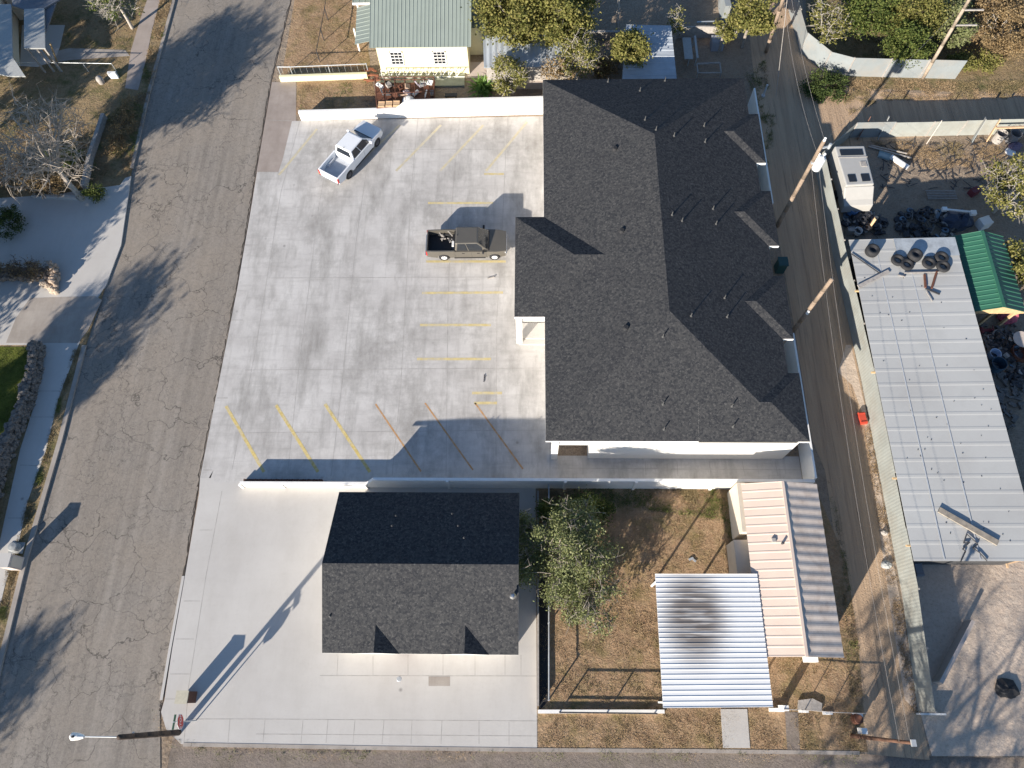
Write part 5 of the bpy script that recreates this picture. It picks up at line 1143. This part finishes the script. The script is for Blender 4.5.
# junk yard pieces (label, kind, px, builder, mat)
jy = [('white_appliance', 'white washing machine below the parked van', 'appliance', (850, 204), crate(.62, .6, .8, .2), TRIM), ('blue_barrel', 'blue tub below the parked van', 'barrel', (851, 214), tub(.38, .7), BLUEP),
      ('white_pipe', 'pale pipe leaning below the parked van', 'pipe', (860, 209), lambda mb, p: (mb.bar((p.x - .4, p.y - .7, .3), (p.x + .3, p.y + .6, .9), .12, .12), mb.box((p.x + .3, p.y + .6, .9), (.25, .2, .2))), GALV),
      ('scrap_heap', 'black scrap heap at the north-west corner of the long shed', 'scrap heap', (864, 224), pile(1.5, .8, 7, 90), PILEM), ('tan_tube', 'small tan tube standing on the black scrap heap', 'tube', (869, 229), lambda mb, p: (mb.tube((p.x, p.y, 0), (p.x + .1, p.y + .2, 1.2), .13, n=10), mb.tube((p.x, p.y, 0), (p.x, p.y, .3), .18, n=10)), CARD),
      ('white_bowl', 'white bowl on the edge of the black scrap heap', 'bowl', (856, 234), tub(.3, .5), TRIM), ('grey_box', 'grey box left of the white bowl', 'box', (849, 233), crate(.5, .4, .5), GREYW),
      ('scrap_heap', 'dark bushy scrap heap north of the shed roof middle', 'scrap heap', (926, 226), pile(2.0, .7, 8, 120), PILEM), ('blue_tarp', 'dark blue covered heap north of the green-roofed shelter', 'covered heap', (957, 222), lump(1.1, .8, 9), simple('navy_cover', (.03, .045, .08), .6, .3)),
      ('white_pipe', 'long white gutter piece on the dark blue heap', 'gutter', (953, 218), lambda mb, p: (mb.bar((p.x - 1.1, p.y + .1, .95), (p.x + 1.1, p.y - .2, .95), .12, .1), mb.box((p.x - 1.1, p.y + .1, .95), (.35, .3, .2)), mb.box((p.x + .9, p.y - .25, .95), (.4, .35, .25))), TRIM),
      ('white_cabinet', 'white open cabinet just north of the green-roofed shelter', 'cabinet', (981, 226), crate(.8, .7, .7, .35), TRIM), ('metal_grate', 'flat grey metal grate on the shaded junk yard ground', 'grate', (941, 195), lambda mb, p: [mb.bar((p.x - 1.1, p.y + k * .15 - .4, .08), (p.x + 1.1, p.y + k * .15 - .4, .08), .05, .04) for k in range(6)], GREYW),
      ('red_cart', 'small dark red cart in the shade right of the metal grate', 'cart', (972, 194), crate(.6, .5, .5, .5), simple('dark_red', (.16, .03, .04), .6, .1)),
      ('rolled_mat', 'rolled white and grey mat beside the parked van', 'mat', (898, 164), lambda mb, p: (mb.tube((p.x - .5, p.y + .6, .15), (p.x + .6, p.y - .5, .15), .2, n=10), mb.tube((p.x - .5, p.y + .6, .15), (p.x + .6, p.y - .5, .15), .1, n=8)), TRIM),
      ('loose_board', 'long grey board lying right of the parked van', 'board', (890, 153), lambda mb, p: (mb.bar((p.x - 1.6, p.y + .6, .1), (p.x + 1.5, p.y - .6, .1), .12, .06), mb.bar((p.x - 1.4, p.y + .7, .1), (p.x + 1.2, p.y - .2, .16), .08, .06)), GREYW),
      ('blue_scrap', 'pale blue scrap panel next to the rolled mat', 'panel', (884, 156), crate(.9, .6, .12, -.4), simple('pale_blue', (.25, .35, .38), .6, .1)),
      ('grey_bin', 'grey bin against the right end of the pale fence', 'bin', (996, 141), tub(.42, .9), GREYW), ('grey_bin', 'second grey bin nearer the picture edge by the pale fence', 'bin', (1010, 141), tub(.45, .9), simple('mid_grey_plastic', (.2, .2, .21), .6, .1)),
      ('purple_sack', 'purple-grey sack beside the second grey bin', 'sack', (1014, 147), lump(.5, .4, 12), simple('purple_sack', (.16, .12, .17), .8, .2)),
      ('frisbee', 'round white plastic disc on the ground below the purple-grey sack', 'disc', (1010, 152), lambda mb, p: (mb.lathe((p.x, p.y, 0), [(.38, 0), (.4, .05), (.2, .09), (.0001, .1)], 14), mb.box((p.x, p.y, .12), (.1, .06, .04))), TRIM),
      ('red_toy', 'dark red tricycle below the green-roofed shelter', 'tricycle', (984, 332), lambda mb, p: (mb.box((p.x, p.y, .3), (.6, .14, .12), .2), mb.tube((p.x - .3, p.y - .2, .18), (p.x - .3, p.y + .2, .18), .18, n=12), mb.tube((p.x + .32, p.y - .04, .22), (p.x + .32, p.y + .04, .22), .22, n=12), mb.bar((p.x + .28, p.y - .2, .6), (p.x + .28, p.y + .2, .6), .04, .04), mb.bar((p.x + .28, p.y, .3), (p.x + .28, p.y, .6), .04, .04)), simple('dark_red', (.16, .03, .04))),
      ('scrap_heap', 'round black barbecue heap below the green-roofed shelter', 'scrap heap', (1003, 342), pile(1.0, .8, 14, 50), PILEM), ('blue_pail', 'white and blue pail beside the shed south of the black heap', 'pail', (991, 357), tub(.38, .6), simple('pale_blue_pl', (.5, .62, .78), .5, .05)),
      ('black_drum', 'blue-black drum below the white and blue pail', 'drum', (993, 368), tub(.5, .8), simple('blue_black', (.04, .08, .12), .4, .2)), ('scrap_heap', 'flat black scrap heap right of the white and blue pail', 'scrap heap', (1006, 357), pile(.8, .35, 16, 30), PILEM),
      ('planter', 'brown rusted planter at the right edge below the shelter', 'planter', (1018, 355), tub(.7, .6), BROWN), ('round_table', 'round pale table at the right edge below the shelter', 'table', (1016, 344), lambda mb, p: (mb.lathe((p.x, p.y, .0), [(.3, 0), (.06, .05), (.06, .66), (.6, .68), (.62, .74), (.0001, .74)], 18)), PINKC),
      ('scrap_heap', 'tangled dark wire heap near the right picture edge', 'scrap heap', (1021, 378), pile(.9, .5, 18, 40), PILEM), ('blue_trough', 'white-edged trough at the south foot of the shed', 'trough', (917, 570), crate(.45, .8, .3, .05), simple('slate_pl', (.22, .24, .27), .6, .1)),
      ('flower_pots', 'pink flowering shrub under the green-roofed shelter gable', 'shrub', (1006, 318), lump(.6, .8, 21), simple('pink_flowers', (.45, .10, .14), .8, .6, 9)),
      ('broom_stick', 'rust-red leaning stick at the shed south-east', 'stick', (1010, 563), lambda mb, p: (mb.bar((p.x - .4, p.y - .1, .4), (p.x + 1.0, p.y + .25, .7), .12, .1), mb.box((p.x - .45, p.y - .12, .4), (.1, .5, .1))), CARD)]
for nm, lb, cat, px, bd, mt in jy: prop(nm, lb, cat, px, 0, bd, mt)
# behind the long roof, north
prop('wooden_table', 'pale slatted workbench in the shade north of the long roof', 'workbench', (690, 56), 0, lambda mb, p: [mb.box((p.x - .35, p.y, .8), (.7, 2.4, .05)), mb.box((p.x + .35, p.y + .1, .86), (.18, 2.5, .05)), mb.box((p.x - .3, p.y - 1.1, .4), (.08, .08, .8)), mb.box((p.x - .3, p.y + 1.1, .4), (.08, .08, .8)), mb.box((p.x + .3, p.y - 1.1, .4), (.08, .08, .8)), mb.box((p.x + .3, p.y + 1.1, .4), (.08, .08, .8))], GREYR)
prop('trough', 'long grey trough frame right of the slatted workbench', 'frame', (707, 73), 0, lambda mb, p: [mb.bar((p.x - .9, p.y - .5, .5), (p.x + 1.0, p.y - .5, .5), .08, .08), mb.bar((p.x - .9, p.y + .5, .5), (p.x + 1.0, p.y + .6, .5), .12, .1), mb.bar((p.x + 1.0, p.y - .5, .5), (p.x + 1.0, p.y + .6, .5), .1, .08), mb.bar((p.x - .9, p.y - .5, .5), (p.x - .9, p.y + .5, .5), .1, .08), mb.box((p.x - .9, p.y - .5, .25), (.08, .08, .5)), mb.box((p.x + 1, p.y - .5, .25), (.08, .08, .5))], GREYW)
prop('t_bar', 'pale T-shaped rail lying above the shaded back yard', 'rail', (704, 29), 0, lambda mb, p: [mb.bar((p.x - .75, p.y, .7), (p.x + .75, p.y, .75), .12, .08), mb.box((p.x, p.y - .15, .35), (.08, .08, .7))], GALV)
wall_run('yard_wall', 'short white wall running north behind the back yard shrubs', GP([(724, 22), (721, 8), (720, -30)]), 1.6, WFENCE, .5)
wall_run('yard_wall', 'grey low wall crossing the shaded back yard', GP([(584, 38), (625, 38)]), .7, GREYW, .25)
wall_run('yard_wall', 'weathered board fence beside the blue-grey shed', GP([(672, 38), (700, 37), (735, 38)]), 1.1, GREYW, .12, 'fence')
wall_run('yard_wall', 'pale broken wall stub behind the top wall', GP([(514, 88), (544, 88)]), .7, PINKC, .25)
prop('plastic_bin', 'pale grey square bin beside the board fence', 'bin', (716, 47), 0, crate(1.0, 1.0, .8), simple('lilac_grey', (.26, .27, .30), .7, .1))
mb = MB(); p = G(617, 33, 0); mb.tube((p.x, p.y, 0), (p.x - .2, p.y + .6, 3.6), .16, .1, 8); mb.tube((p.x - .2, p.y + .6, 3.6), (p.x - .4, p.y + 1.4, 5.2), .1, .04, 8); mb.tube((p.x - .15, p.y + .4, 2.8), (p.x + .3, p.y + .9, 3.9), .06, .03, 6)
tag(obj('dead_trunk', mb, BARKP), 'pale dead tree trunk standing above the shaded back yard', 'dead tree')

# ------------------------------------------------------------------ vegetation
def leafquad(mb, p, s, rg, elong=1.6):
    u = Vector((rg.gauss(0, 1), rg.gauss(0, 1), rg.gauss(0, .7))).normalized(); w = u.cross(Vector((rg.gauss(0, 1), rg.gauss(0, 1), rg.gauss(0, 1)))).normalized()
    a = u * s * elong / 2; b = w * s / 2; p = Vector(p)
    i = len(mb.v); mb.v += [tuple(p - a), tuple(p + b), tuple(p + a), tuple(p - b)]; mb.f.append((i, i + 1, i + 2, i + 3)); mb.m.append(0)
def tree(name, label, base, cen, rad, nclump, nleaf, leaf, mat, bark, seed, cat='tree', group=None, trunk_r=.16, crad=.55, bare=0, shell=.55, hole=-.1):
    """base: xy ground; cen/rad: crown ellipsoid centre and radii; clumps hang on real limbs"""
    leaf *= .72; nleaf = int(nleaf * 1.7)
    rg = random.Random(seed); o = thing(name, (base[0], base[1], 0), label, cat, group); cen = Vector(cen); rad = Vector(rad)
    base = Vector((base[0], base[1], -.1)); fork = base.lerp(cen, .45); fork.z = max(.5, cen.z - rad.z * .75)
    tm = MB(); m1 = base.lerp(fork, .5) + Vector((rg.uniform(-.1, .1), rg.uniform(-.1, .1), 0))
    tm.tube(base, m1, trunk_r, trunk_r * .82, 8, caps=False); tm.tube(m1, fork, trunk_r * .82, trunk_r * .66, 8, caps=False)
    clumps = []; tries = 0
    while len(clumps) < nclump and tries < nclump * 30:
        tries += 1; d = Vector((rg.uniform(-1, 1), rg.uniform(-1, 1), rg.uniform(-.8, 1)))
        if d.length > 1 or d.length < shell * rg.random(): continue
        if mnoise.noise(d * 1.7 + Vector((seed, 0, 0))) < hole: continue
        clumps.append(cen + Vector((d.x * rad.x, d.y * rad.y, d.z * rad.z)))
    limbs = []; nl = max(4, nclump // 7)
    for k in range(nl):
        t_ = clumps[k % len(clumps)] if clumps else cen; e = fork.lerp(t_, .62) + Vector((0, 0, .1)); mid = fork.lerp(e, .5) + Vector((rg.uniform(-.2, .2), rg.uniform(-.2, .2), .15 * rad.z))
        tm.tube(fork, mid, trunk_r * .5, trunk_r * .36, 6, caps=False); tm.tube(mid, e, trunk_r * .36, trunk_r * .24, 6, caps=False); limbs += [mid, e]
    lm = MB()
    for c in clumps:
        q = min(limbs, key=lambda l: (l - c).length); mid = q.lerp(c, .5) + Vector((rg.uniform(-.15, .15),) * 3)
        tm.tube(q, mid, trunk_r * .2, trunk_r * .13, 5, caps=False); tm.tube(mid, c, trunk_r * .13, trunk_r * .05, 4, caps=False)
        if bare:
            for _ in range(bare):
                d = Vector((rg.gauss(0, 1), rg.gauss(0, 1), rg.gauss(0, .8) + .3)).normalized() * crad * rg.uniform(.8, 2.0); e = c + d; m_ = c.lerp(e, .5) + Vector((rg.uniform(-.12, .12),) * 3)
                tm.tube(c, m_, .030, .020, 4, caps=False); tm.tube(m_, e, .020, .008, 3, caps=False)
                for _ in range(3):
                    f = m_.lerp(e, rg.random()); tm.tube(f, f + Vector((rg.gauss(0, .25), rg.gauss(0, .25), rg.gauss(0, .2))) * crad * 1.6, .012, .006, 3, caps=False)
        cr = crad * rg.uniform(.6, 1.3)
        for _ in range(int(nleaf * rg.uniform(.5, 1.4))):
            d = Vector((rg.gauss(0, .5), rg.gauss(0, .5), rg.gauss(0, .38))) * cr; leafquad(lm, c + d, leaf * rg.uniform(.6, 1.35), rg)
    obj('trunk', tm, bark, o, True)
    if lm.v: obj('crown', lm, mat, o)
    return o
def T_(px, zc): p = G(*px, zc); return (p.x, p.y, zc)
def treepx(name, label, px, zc, rad, *a, lean=(0, 0), **k):
    c = T_(px, zc); return tree(name, label, (c[0] + lean[0], c[1] + lean[1]), c, rad, *a, **k)
# yard tree
treepx('olive_green_tree', 'grey-green bushy tree in the dry yard corner, overhanging the small dark roof', (560, 548), 2.7, (3.0, 2.9, 1.7), 140, 165, .115, L_OLIVE, BARK, 8, trunk_r=.2, crad=.62, bare=2, hole=.02)
treepx('olive_green_tree', 'thinner grey-green tree below the bushy one in the dry yard', (590, 597), 2.0, (1.6, 2.2, 1.1), 40, 85, .11, L_OLIVE, BARK, 5, bare=4, crad=.55, hole=0)
treepx('green_shrub', 'dark green shrub at the top left of the dry yard', (575, 512), 1.3, (2.4, 1.1, .9), 50, 90, .12, L_GREEN, BARK, 6, cat='shrub', trunk_r=.08, crad=.5)
# north row
treepx('yellowing_tree', 'large yellow-green tree beside the pale green roof', (512, 8), 4.2, (2.6, 2.8, 2.2), 90, 100, .20, L_YEL, BARK, 11, group='yellowing trees north of the lot', crad=.8)
treepx('yellowing_tree', 'large yellow-green tree next to the shaded back yard', (562, 8), 4.2, (2.5, 3.0, 2.2), 90, 100, .20, L_YEL, BARK, 12, group='yellowing trees north of the lot', crad=.8)
treepx('yellowing_tree', 'slim yellowing tree in front of the tin shed', (508, 72), 2.8, (1.3, 1.7, 1.6), 34, 60, .16, L_YEL, BARKP, 13, group='yellowing trees north of the lot', bare=2, crad=.55)
treepx('yellowing_tree', 'half-bare yellowing tree right of the tin shed', (580, 56), 3.0, (1.5, 1.8, 1.6), 38, 55, .16, L_YEL, BARKP, 14, group='yellowing trees north of the lot', bare=3, crad=.6)
treepx('yellowing_tree', 'small thin tree just above the top corner of the long roof', (560, 72), 2.0, (1.5, .8, 1.2), 22, 45, .14, L_DRY, BARKP, 15, group='yellowing trees north of the lot', bare=3, crad=.45)
treepx('yellowing_tree', 'round yellow-green tree beside the blue-grey shed', (630, 47), 3.2, (1.35, 1.35, 1.2), 40, 85, .17, L_YEL, BARK, 16, group='yellowing trees north of the lot', crad=.5)
treepx('yellowing_tree', 'rounded bright yellow-green tree at the alley mouth on the top edge', (754, 10), 3.6, (1.9, 1.9, 1.5), 55, 95, .18, L_YEL, BARK, 17, group='yellowing trees north of the lot', crad=.55)
treepx('yellowing_tree', 'small yellow-green tree left of the rounded one at the alley mouth', (726, 28), 2.3, (.8, .9, .9), 18, 60, .15, L_YEL, BARK, 18, group='yellowing trees north of the lot', crad=.4)
treepx('yellowing_tree', 'spindly little tree behind the blue-grey shed', (678, 20), 2.3, (.8, 1.0, .9), 12, 35, .14, L_YEL, BARKP, 19, group='yellowing trees north of the lot', bare=3, crad=.4)
treepx('brown_shrub', 'red-brown shrub in the shade left of the blue-grey shed', (603, 66), .9, (1.3, 1.0, .6), 26, 60, .14, L_DRY, BARKD, 20, cat='shrub', trunk_r=.06, crad=.4)
# bright rosette plant
def agave(name, label, px, n, L, mat):
    p = G(*px, .2); rg = random.Random(2); mb = MB()
    for k in range(n):
        a = rg.uniform(0, math.tau); el = rg.uniform(.15, 1.2); l = L * rg.uniform(.6, 1.1); d = Vector((math.cos(a) * math.cos(el), math.sin(a) * math.cos(el), math.sin(el))); s = Vector((-math.sin(a), math.cos(a), 0)) * .075
        b0 = Vector((p.x, p.y, .1)) + Vector((rg.uniform(-.4, .4), rg.uniform(-.3, .3), 0)); m_ = b0 + d * l * .55; e = b0 + d * l + Vector((0, 0, -.25 * l))
        i = len(mb.v); mb.v += [tuple(b0 - s * .6), tuple(b0 + s * .6), tuple(m_ - s), tuple(m_ + s), tuple(e)]; mb.f += [(i, i + 1, i + 3, i + 2), (i + 2, i + 3, i + 4)]; mb.m += [0, 0]
    o = obj(name, mb, mat); tag(o, label, 'plant'); return o
agave('spiky_plant', 'bright green spiky rosette plant behind the top wall', (483, 89), 130, 1.5, L_AG)
# north-east thicket
NE = 'trees of the north east thicket'
treepx('thicket_tree', 'yellow-tinged half-bare tree just inside the bluish fence bend', (828, 22), 2.6, (1.5, 2.0, 1.3), 30, 55, .15, L_YEL, BARKP, 31, group=NE, bare=4)
treepx('thicket_tree', 'broad olive green tree filling the top of the thicket', (872, 8), 2.8, (2.8, 2.4, 1.6), 80, 90, .16, L_GREEN, BARKD, 32, group=NE, crad=.7)
treepx('thicket_tree', 'wide light green tree left of the tall grey-brown pole', (915, 12), 2.4, (2.6, 2.2, 1.3), 80, 85, .16, L_YEL, BARKD, 33, group=NE, crad=.7)
treepx('thicket_tree', 'dark green tree hanging over the bluish fence', (906, 44), 2.2, (1.9, 1.7, 1.1), 55, 90, .15, L_GREEN, BARKD, 34, group=NE)
treepx('thicket_tree', 'grey-green shrubby tree behind the tall grey-brown pole', (955, 22), 2.0, (1.8, 2.2, 1.3), 55, 80, .15, L_OLIVE, BARKD, 35, group=NE, bare=2)
treepx('thicket_tree', 'wide straw-coloured dry bush in the top right corner', (1004, 25), 1.7, (3.0, 3.0, 1.2), 110, 95, .13, L_DRY, BARKP, 36, group=NE, cat='bush', trunk_r=.08)
treepx('thicket_tree', 'brown twiggy bush between the straw bush and the shrubby tree', (980, -2), 1.7, (1.8, 1.6, 1.0), 35, 40, .12, L_DRY, BARKD, 37, group=NE, cat='bush', bare=5)
treepx('thicket_tree', 'low olive weeds bush right of the bluish fence end', (975, 62), .7, (2.4, .9, .5), 40, 70, .12, L_YEL, BARKD, 38, group=NE, cat='bush', trunk_r=.05, crad=.4)
treepx('thicket_tree', 'dark low bush in the shade below the bluish fence bend', (826, 84), .6, (1.8, 1.6, .6), 45, 80, .12, L_DARK, BARKD, 39, group=NE, cat='bush', trunk_r=.05, crad=.4)
treepx('yellow_tree', 'half-bare yellow-leaved tree at the right edge above the green roof', (1018, 186), 3.0, (2.0, 2.4, 1.4), 40, 50, .17, L_YEL, BARKP, 41, bare=4)
treepx('yellow_tree', 'small yellow-leaved tree at the right edge beside the green roof', (1026, 262), 2.4, (1.1, 1.6, 1.1), 26, 60, .17, L_YEL, BARKP, 42)
# west side
treepx('leafless_tree', 'big leafless pale-grey tree spreading over the left yard', (36, 142), 4.2, (4.3, 4.4, 2.4), 130, 0, .1, L_DRY, simple('brown_grey_bark', (.42, .36, .295), .95, .3, 6), 51, lean=(1.6, -2.0), trunk_r=.24, bare=4, crad=.8)
treepx('dry_shrub', 'brown brush below the leafless tree trunk', (44, 184), .8, (2.0, .9, .5), 36, 45, .12, L_DRY, BARKD, 57, cat='shrub', trunk_r=.05, bare=2, crad=.4)
treepx('dry_shrub', 'brown brush at the left edge under the leafless tree', (8, 170), .9, (1.6, 1.6, .6), 40, 45, .12, L_DRY, BARKD, 58, cat='shrub', trunk_r=.05, bare=2, crad=.4)
treepx('dry_shrub', 'straw and green brush along the street kerb beside the garden wall', (122, 125), .5, (.9, 3.2, .4), 50, 50, .10, L_DRY, BARKD, 59, cat='shrub', trunk_r=.05, crad=.35)
treepx('leafless_tree', 'half-bare green and grey tree at the top left edge', (112, -6), 3.4, (2.2, 2.4, 1.6), 50, 26, .16, L_GREEN, BARKP, 52, bare=6)
treepx('green_shrub', 'dark green clipped shrub at the bottom edge of the left weeds', (95, 193), .6, (.9, .5, .5), 20, 60, .1, L_GREEN, BARKD, 53, cat='shrub', trunk_r=.05, crad=.3)
treepx('green_shrub', 'dark low shrub at the driveway edge below the leafless tree', (8, 222), .7, (1.0, 1.4, .6), 26, 60, .12, L_DARK, BARKD, 54, cat='shrub', trunk_r=.05, crad=.4)
treepx('green_shrub', 'green undergrowth shrub at the foot of the leafless tree', (62, 158), .7, (1.3, 1.4, .5), 26, 60, .12, L_GREEN, BARKD, 55, cat='shrub', trunk_r=.05, crad=.4)
treepx('dry_shrub', 'sprawling dry brown shrub along the rubble wall by the driveway', (20, 270), .8, (2.6, .7, .4), 36, 30, .1, L_DRY, BARKD, 56, cat='shrub', trunk_r=.05, bare=4, crad=.35)
# trees outside the frame whose shadows lie in the picture
OF = 'street trees standing outside the picture'
tree('shade_tree', 'tall thinly leaved tree west of the street, beyond the upper left edge', (-43.5, 29), (-44.0, 28.5, 8.0), (3.8, 3.8, 2.8), 95, 50, .26, L_GREEN, BARK, 61, group=OF, trunk_r=.3, crad=.9, bare=6)
tree('shade_tree', 'tall thinly leaved tree by the rubble wall, beyond the left edge', (-46, 5), (-45.5, 4.5, 7.0), (3.0, 3.6, 3.0), 90, 55, .24, L_GREEN, BARK, 62, group=OF, trunk_r=.26, crad=.8, bare=5)
tree('shade_tree', 'tall dense tree west of the street, beyond the lower left edge', (-46.5, -20), (-46.5, -20, 7.0), (3.0, 3.4, 2.8), 85, 60, .24, L_GREEN, BARK, 63, group=OF, trunk_r=.28, crad=.85, bare=2)
tree('shade_tree', 'wide leafless tree south of the side street, beyond the lower right edge', (9.5, -19), (9.5, -18, 7.6), (5.6, 5.0, 2.6), 85, 0, .1, L_DRY, BARK, 64, group=OF, trunk_r=.42, crad=.9, bare=9)
tree('shade_tree', 'second leafless tree south of the side street, further east', (20, -20), (20, -19, 7.0), (4.2, 4.0, 2.6), 70, 0, .1, L_DRY, BARK, 65, group=OF, trunk_r=.38, crad=.9, bare=9)
tree('shade_tree', 'broad dense tree west of the driveway, beyond the left edge', (-45.5, 21), (-45, 21.5, 5.0), (3.2, 4.0, 1.8), 85, 70, .24, L_GREEN, BARK, 67, group=OF, trunk_r=.25, crad=.9)
tree('shade_tree', 'second broad tree further west of the driveway', (-50.5, 21), (-50.5, 22.5, 5.0), (3.2, 4.0, 1.8), 70, 70, .24, L_GREEN, BARK, 68, group=OF, trunk_r=.25, crad=.9)
tree('shade_tree', 'added tall dense tree west of the grey-roofed house, outside the frame', (-55, 37), (-55, 37, 7.6), (4.2, 4.0, 2.2), 90, 70, .24, L_GREEN, BARK, 69, group=OF, trunk_r=.28, crad=.95)  # unseen tree added so that its shadow darkens the upper left yard
tree('shade_tree', 'added lower dense tree west of the leafless tree, outside the frame', (-50.5, 33.5), (-50.5, 34, 5.6), (3.4, 2.2, 1.4), 60, 70, .24, L_GREEN, BARK, 70, group=OF, trunk_r=.22, crad=.8)  # second unseen tree, also added for shade on that yard
tree('shade_tree', 'dense tree beyond the left edge shading the driveway', (-48, 15), (-48, 17, 4.5), (3.0, 4.6, 2.2), 80, 50, .24, L_GREEN, BARK, 66, group=OF, trunk_r=.25, crad=.9)

# ------------------------------------------------------------------ grass, weeds and litter
def inpoly(x, y, P):
    c = False; j = len(P) - 1
    for i in range(len(P)):
        if (P[i][1] > y) != (P[j][1] > y) and x < (P[j][0] - P[i][0]) * (y - P[i][1]) / (P[j][1] - P[i][1]) + P[i][0]: c = not c
        j = i
    return c
def tufts(name, label, poly_px, n, h, mats, seed=1, w=.013, blades=7, clump=.6):
    n = int(n * .55); h *= .6
    rg = random.Random(seed); P = [(p.x, p.y) for p in GP(poly_px)]; xs = [p[0] for p in P]; ys = [p[1] for p in P]; mb = MB(); k = 0; tr_ = 0
    while k < n and tr_ < n * 20:
        tr_ += 1; x, y = rg.uniform(min(xs), max(xs)), rg.uniform(min(ys), max(ys))
        if not inpoly(x, y, P): continue
        if mnoise.noise(Vector((x * .8, y * .8, seed))) < rg.uniform(-.6, .6) * clump: continue
        k += 1; m_ = 0 if mnoise.noise(Vector((x * .35, y * .35, seed + 9))) < .12 else 1
        for _ in range(blades):
            a = rg.uniform(0, math.tau); hh = h * rg.uniform(.4, 1.2); bx_, by_ = x + rg.gauss(0, .07), y + rg.gauss(0, .07); ww = w * rg.uniform(.6, 1.4)
            mb.poly([(bx_ - ww * math.sin(a), by_ + ww * math.cos(a), 0), (bx_ + ww * math.sin(a), by_ - ww * math.cos(a), 0), (bx_ + math.cos(a) * hh * .7, by_ + math.sin(a) * hh * .7, hh)], m_)
    o = obj(name, mb, mats); tag(o, label, 'grass', kind='stuff'); return o
GD = simple('straw_blade', (.33, .235, .135), .9, .3, 3); GG = simple('green_blade', (.13, .15, .035), .9, .3, 3); GDK = simple('dull_blade', (.24, .185, .095), .9, .3, 3)
tufts('dry_grass', 'dry straw-brown grass covering the yard', [(549, 490), (735, 487), (745, 560), (770, 655), (846, 650), (862, 712), (538, 709)], 9000, .11, [GD, GDK], 2)
tufts('green_grass', 'greener grass along the foot of the white wall', [(545, 487), (735, 487), (738, 560), (720, 520), (620, 505), (560, 530)], 3000, .2, [GG, GDK], 3)
tufts('dry_grass', 'dry grass on the strip in front of the yard', [(540, 714), (860, 714), (866, 750), (540, 749)], 3200, .09, [GD, GDK], 4)
tufts('kerb_weeds', 'green weeds growing along the south kerb', [(150, 700), (172, 735), (210, 749), (860, 753), (860, 762), (205, 760), (160, 745)], 900, .1, [GG, GD], 5)
tufts('verge_grass', 'patchy grass on the verge strip by the left sidewalk', [(82, 348), (62, 400), (48, 460), (22, 545), (4, 620), (-6, 620), (10, 560), (28, 500), (46, 450), (58, 400), (74, 350)], 2200, .12, [GDK, GG], 6)
tufts('verge_grass', 'dry weeds between the left yard wall and the street kerb', [(160, 50), (172, 0), (160, 0), (150, 40), (140, 92), (106, 118), (88, 185), (128, 176), (150, 95)], 3600, .16, [GD, GG], 7)
tufts('yard_weeds', 'dry weeds under the leafless tree', [(0, 120), (100, 120), (85, 190), (30, 195), (-20, 200), (-40, 120)], 3200, .18, [GD, GDK], 8)
tufts('yard_weeds', 'dry weeds of the upper left yard', [(68, 20), (140, 15), (128, 48), (70, 50)], 900, .12, [GD, GDK], 18)
tufts('lawn_grass', 'bright green lawn grass behind the rubble wall', [(-30, 347), (33, 347), (22, 400), (5, 450), (-40, 500)], 5000, .08, [GG, simple('lime_blade', (.20, .23, .04), .9, .25, 3)], 9)
tufts('yard_weeds', 'tall dry weeds along the lower side of the bluish fence', [(838, 79), (955, 82), (1060, 80), (1060, 97), (940, 100), (880, 100), (850, 115), (838, 90)], 5200, .2, [GD, GDK], 10)
tufts('yard_weeds', 'golden weeds along the foot of the pale junk yard fence', [(870, 141), (1000, 143), (1010, 165), (930, 170), (885, 150)], 2400, .2, [GD, GDK], 11)
tufts('yard_weeds', 'weeds in the dry fenced yard left of the yellow house', [(300, -10), (352, -10), (368, 60), (300, 72)], 1800, .1, [GD, GDK], 12)
tufts('yard_weeds', 'grass strip between the garden wall and the white top wall', [(300, 84), (372, 82), (376, 112), (298, 113)], 1000, .09, [GD, GG], 13)
tufts('alley_weeds', 'green weeds along the alley edge beside the blush roof', [(826, 480), (834, 480), (858, 640), (866, 700), (852, 712), (845, 640), (842, 560)], 700, .12, [GDK, GG], 14)
tufts('alley_weeds', 'straw weeds along the foot of the grey-green fence', [(862, 400), (869, 420), (895, 570), (920, 712), (912, 712), (888, 590), (866, 440)], 1500, .14, [GD, GD], 15)
tufts('back_weeds', 'dark weeds in the shade behind the long roof', [(745, 75), (765, 60), (775, 120), (768, 170), (760, 110)], 700, .2, [GG, GDK], 16)
tufts('thicket_weeds', 'undergrowth of the north east thicket', [(810, -20), (1060, -20), (1060, 75), (960, 62), (835, 60), (808, 40)], 6000, .22, [GDK, GD], 17)
# scattered dark debris of the junk yard and sticks
rg = random.Random(77)
mb = MB()
for _ in range(170):
    x, y = rg.uniform(880, 1000), rg.uniform(142, 190); p = G(x, y, .03); l = rg.uniform(.15, .9); a = rg.uniform(0, 3.1)
    mb.bar((p.x, p.y, .04), (p.x + l * math.cos(a), p.y + l * math.sin(a), .04 + rg.random() * .1), rg.uniform(.02, .07), .03)
tag(obj('stick_litter', mb, DARKM), 'dark sticks and branches littering the junk yard', 'litter', kind='stuff')
mb = MB()
for _ in range(220):
    x, y = rg.uniform(975, 1024), rg.uniform(325, 430); 
    p = G(x, y, .03); 
    if p.x < xe + .5: continue
    l = rg.uniform(.1, .6); a = rg.uniform(0, 3.1); mb.box((p.x, p.y, .08), (l, rg.uniform(.05, .3), rg.uniform(.05, .25)), a)
tag(obj('scrap_litter', mb, STONE), 'small grey scrap and stones beside the long shed', 'litter', kind='stuff')
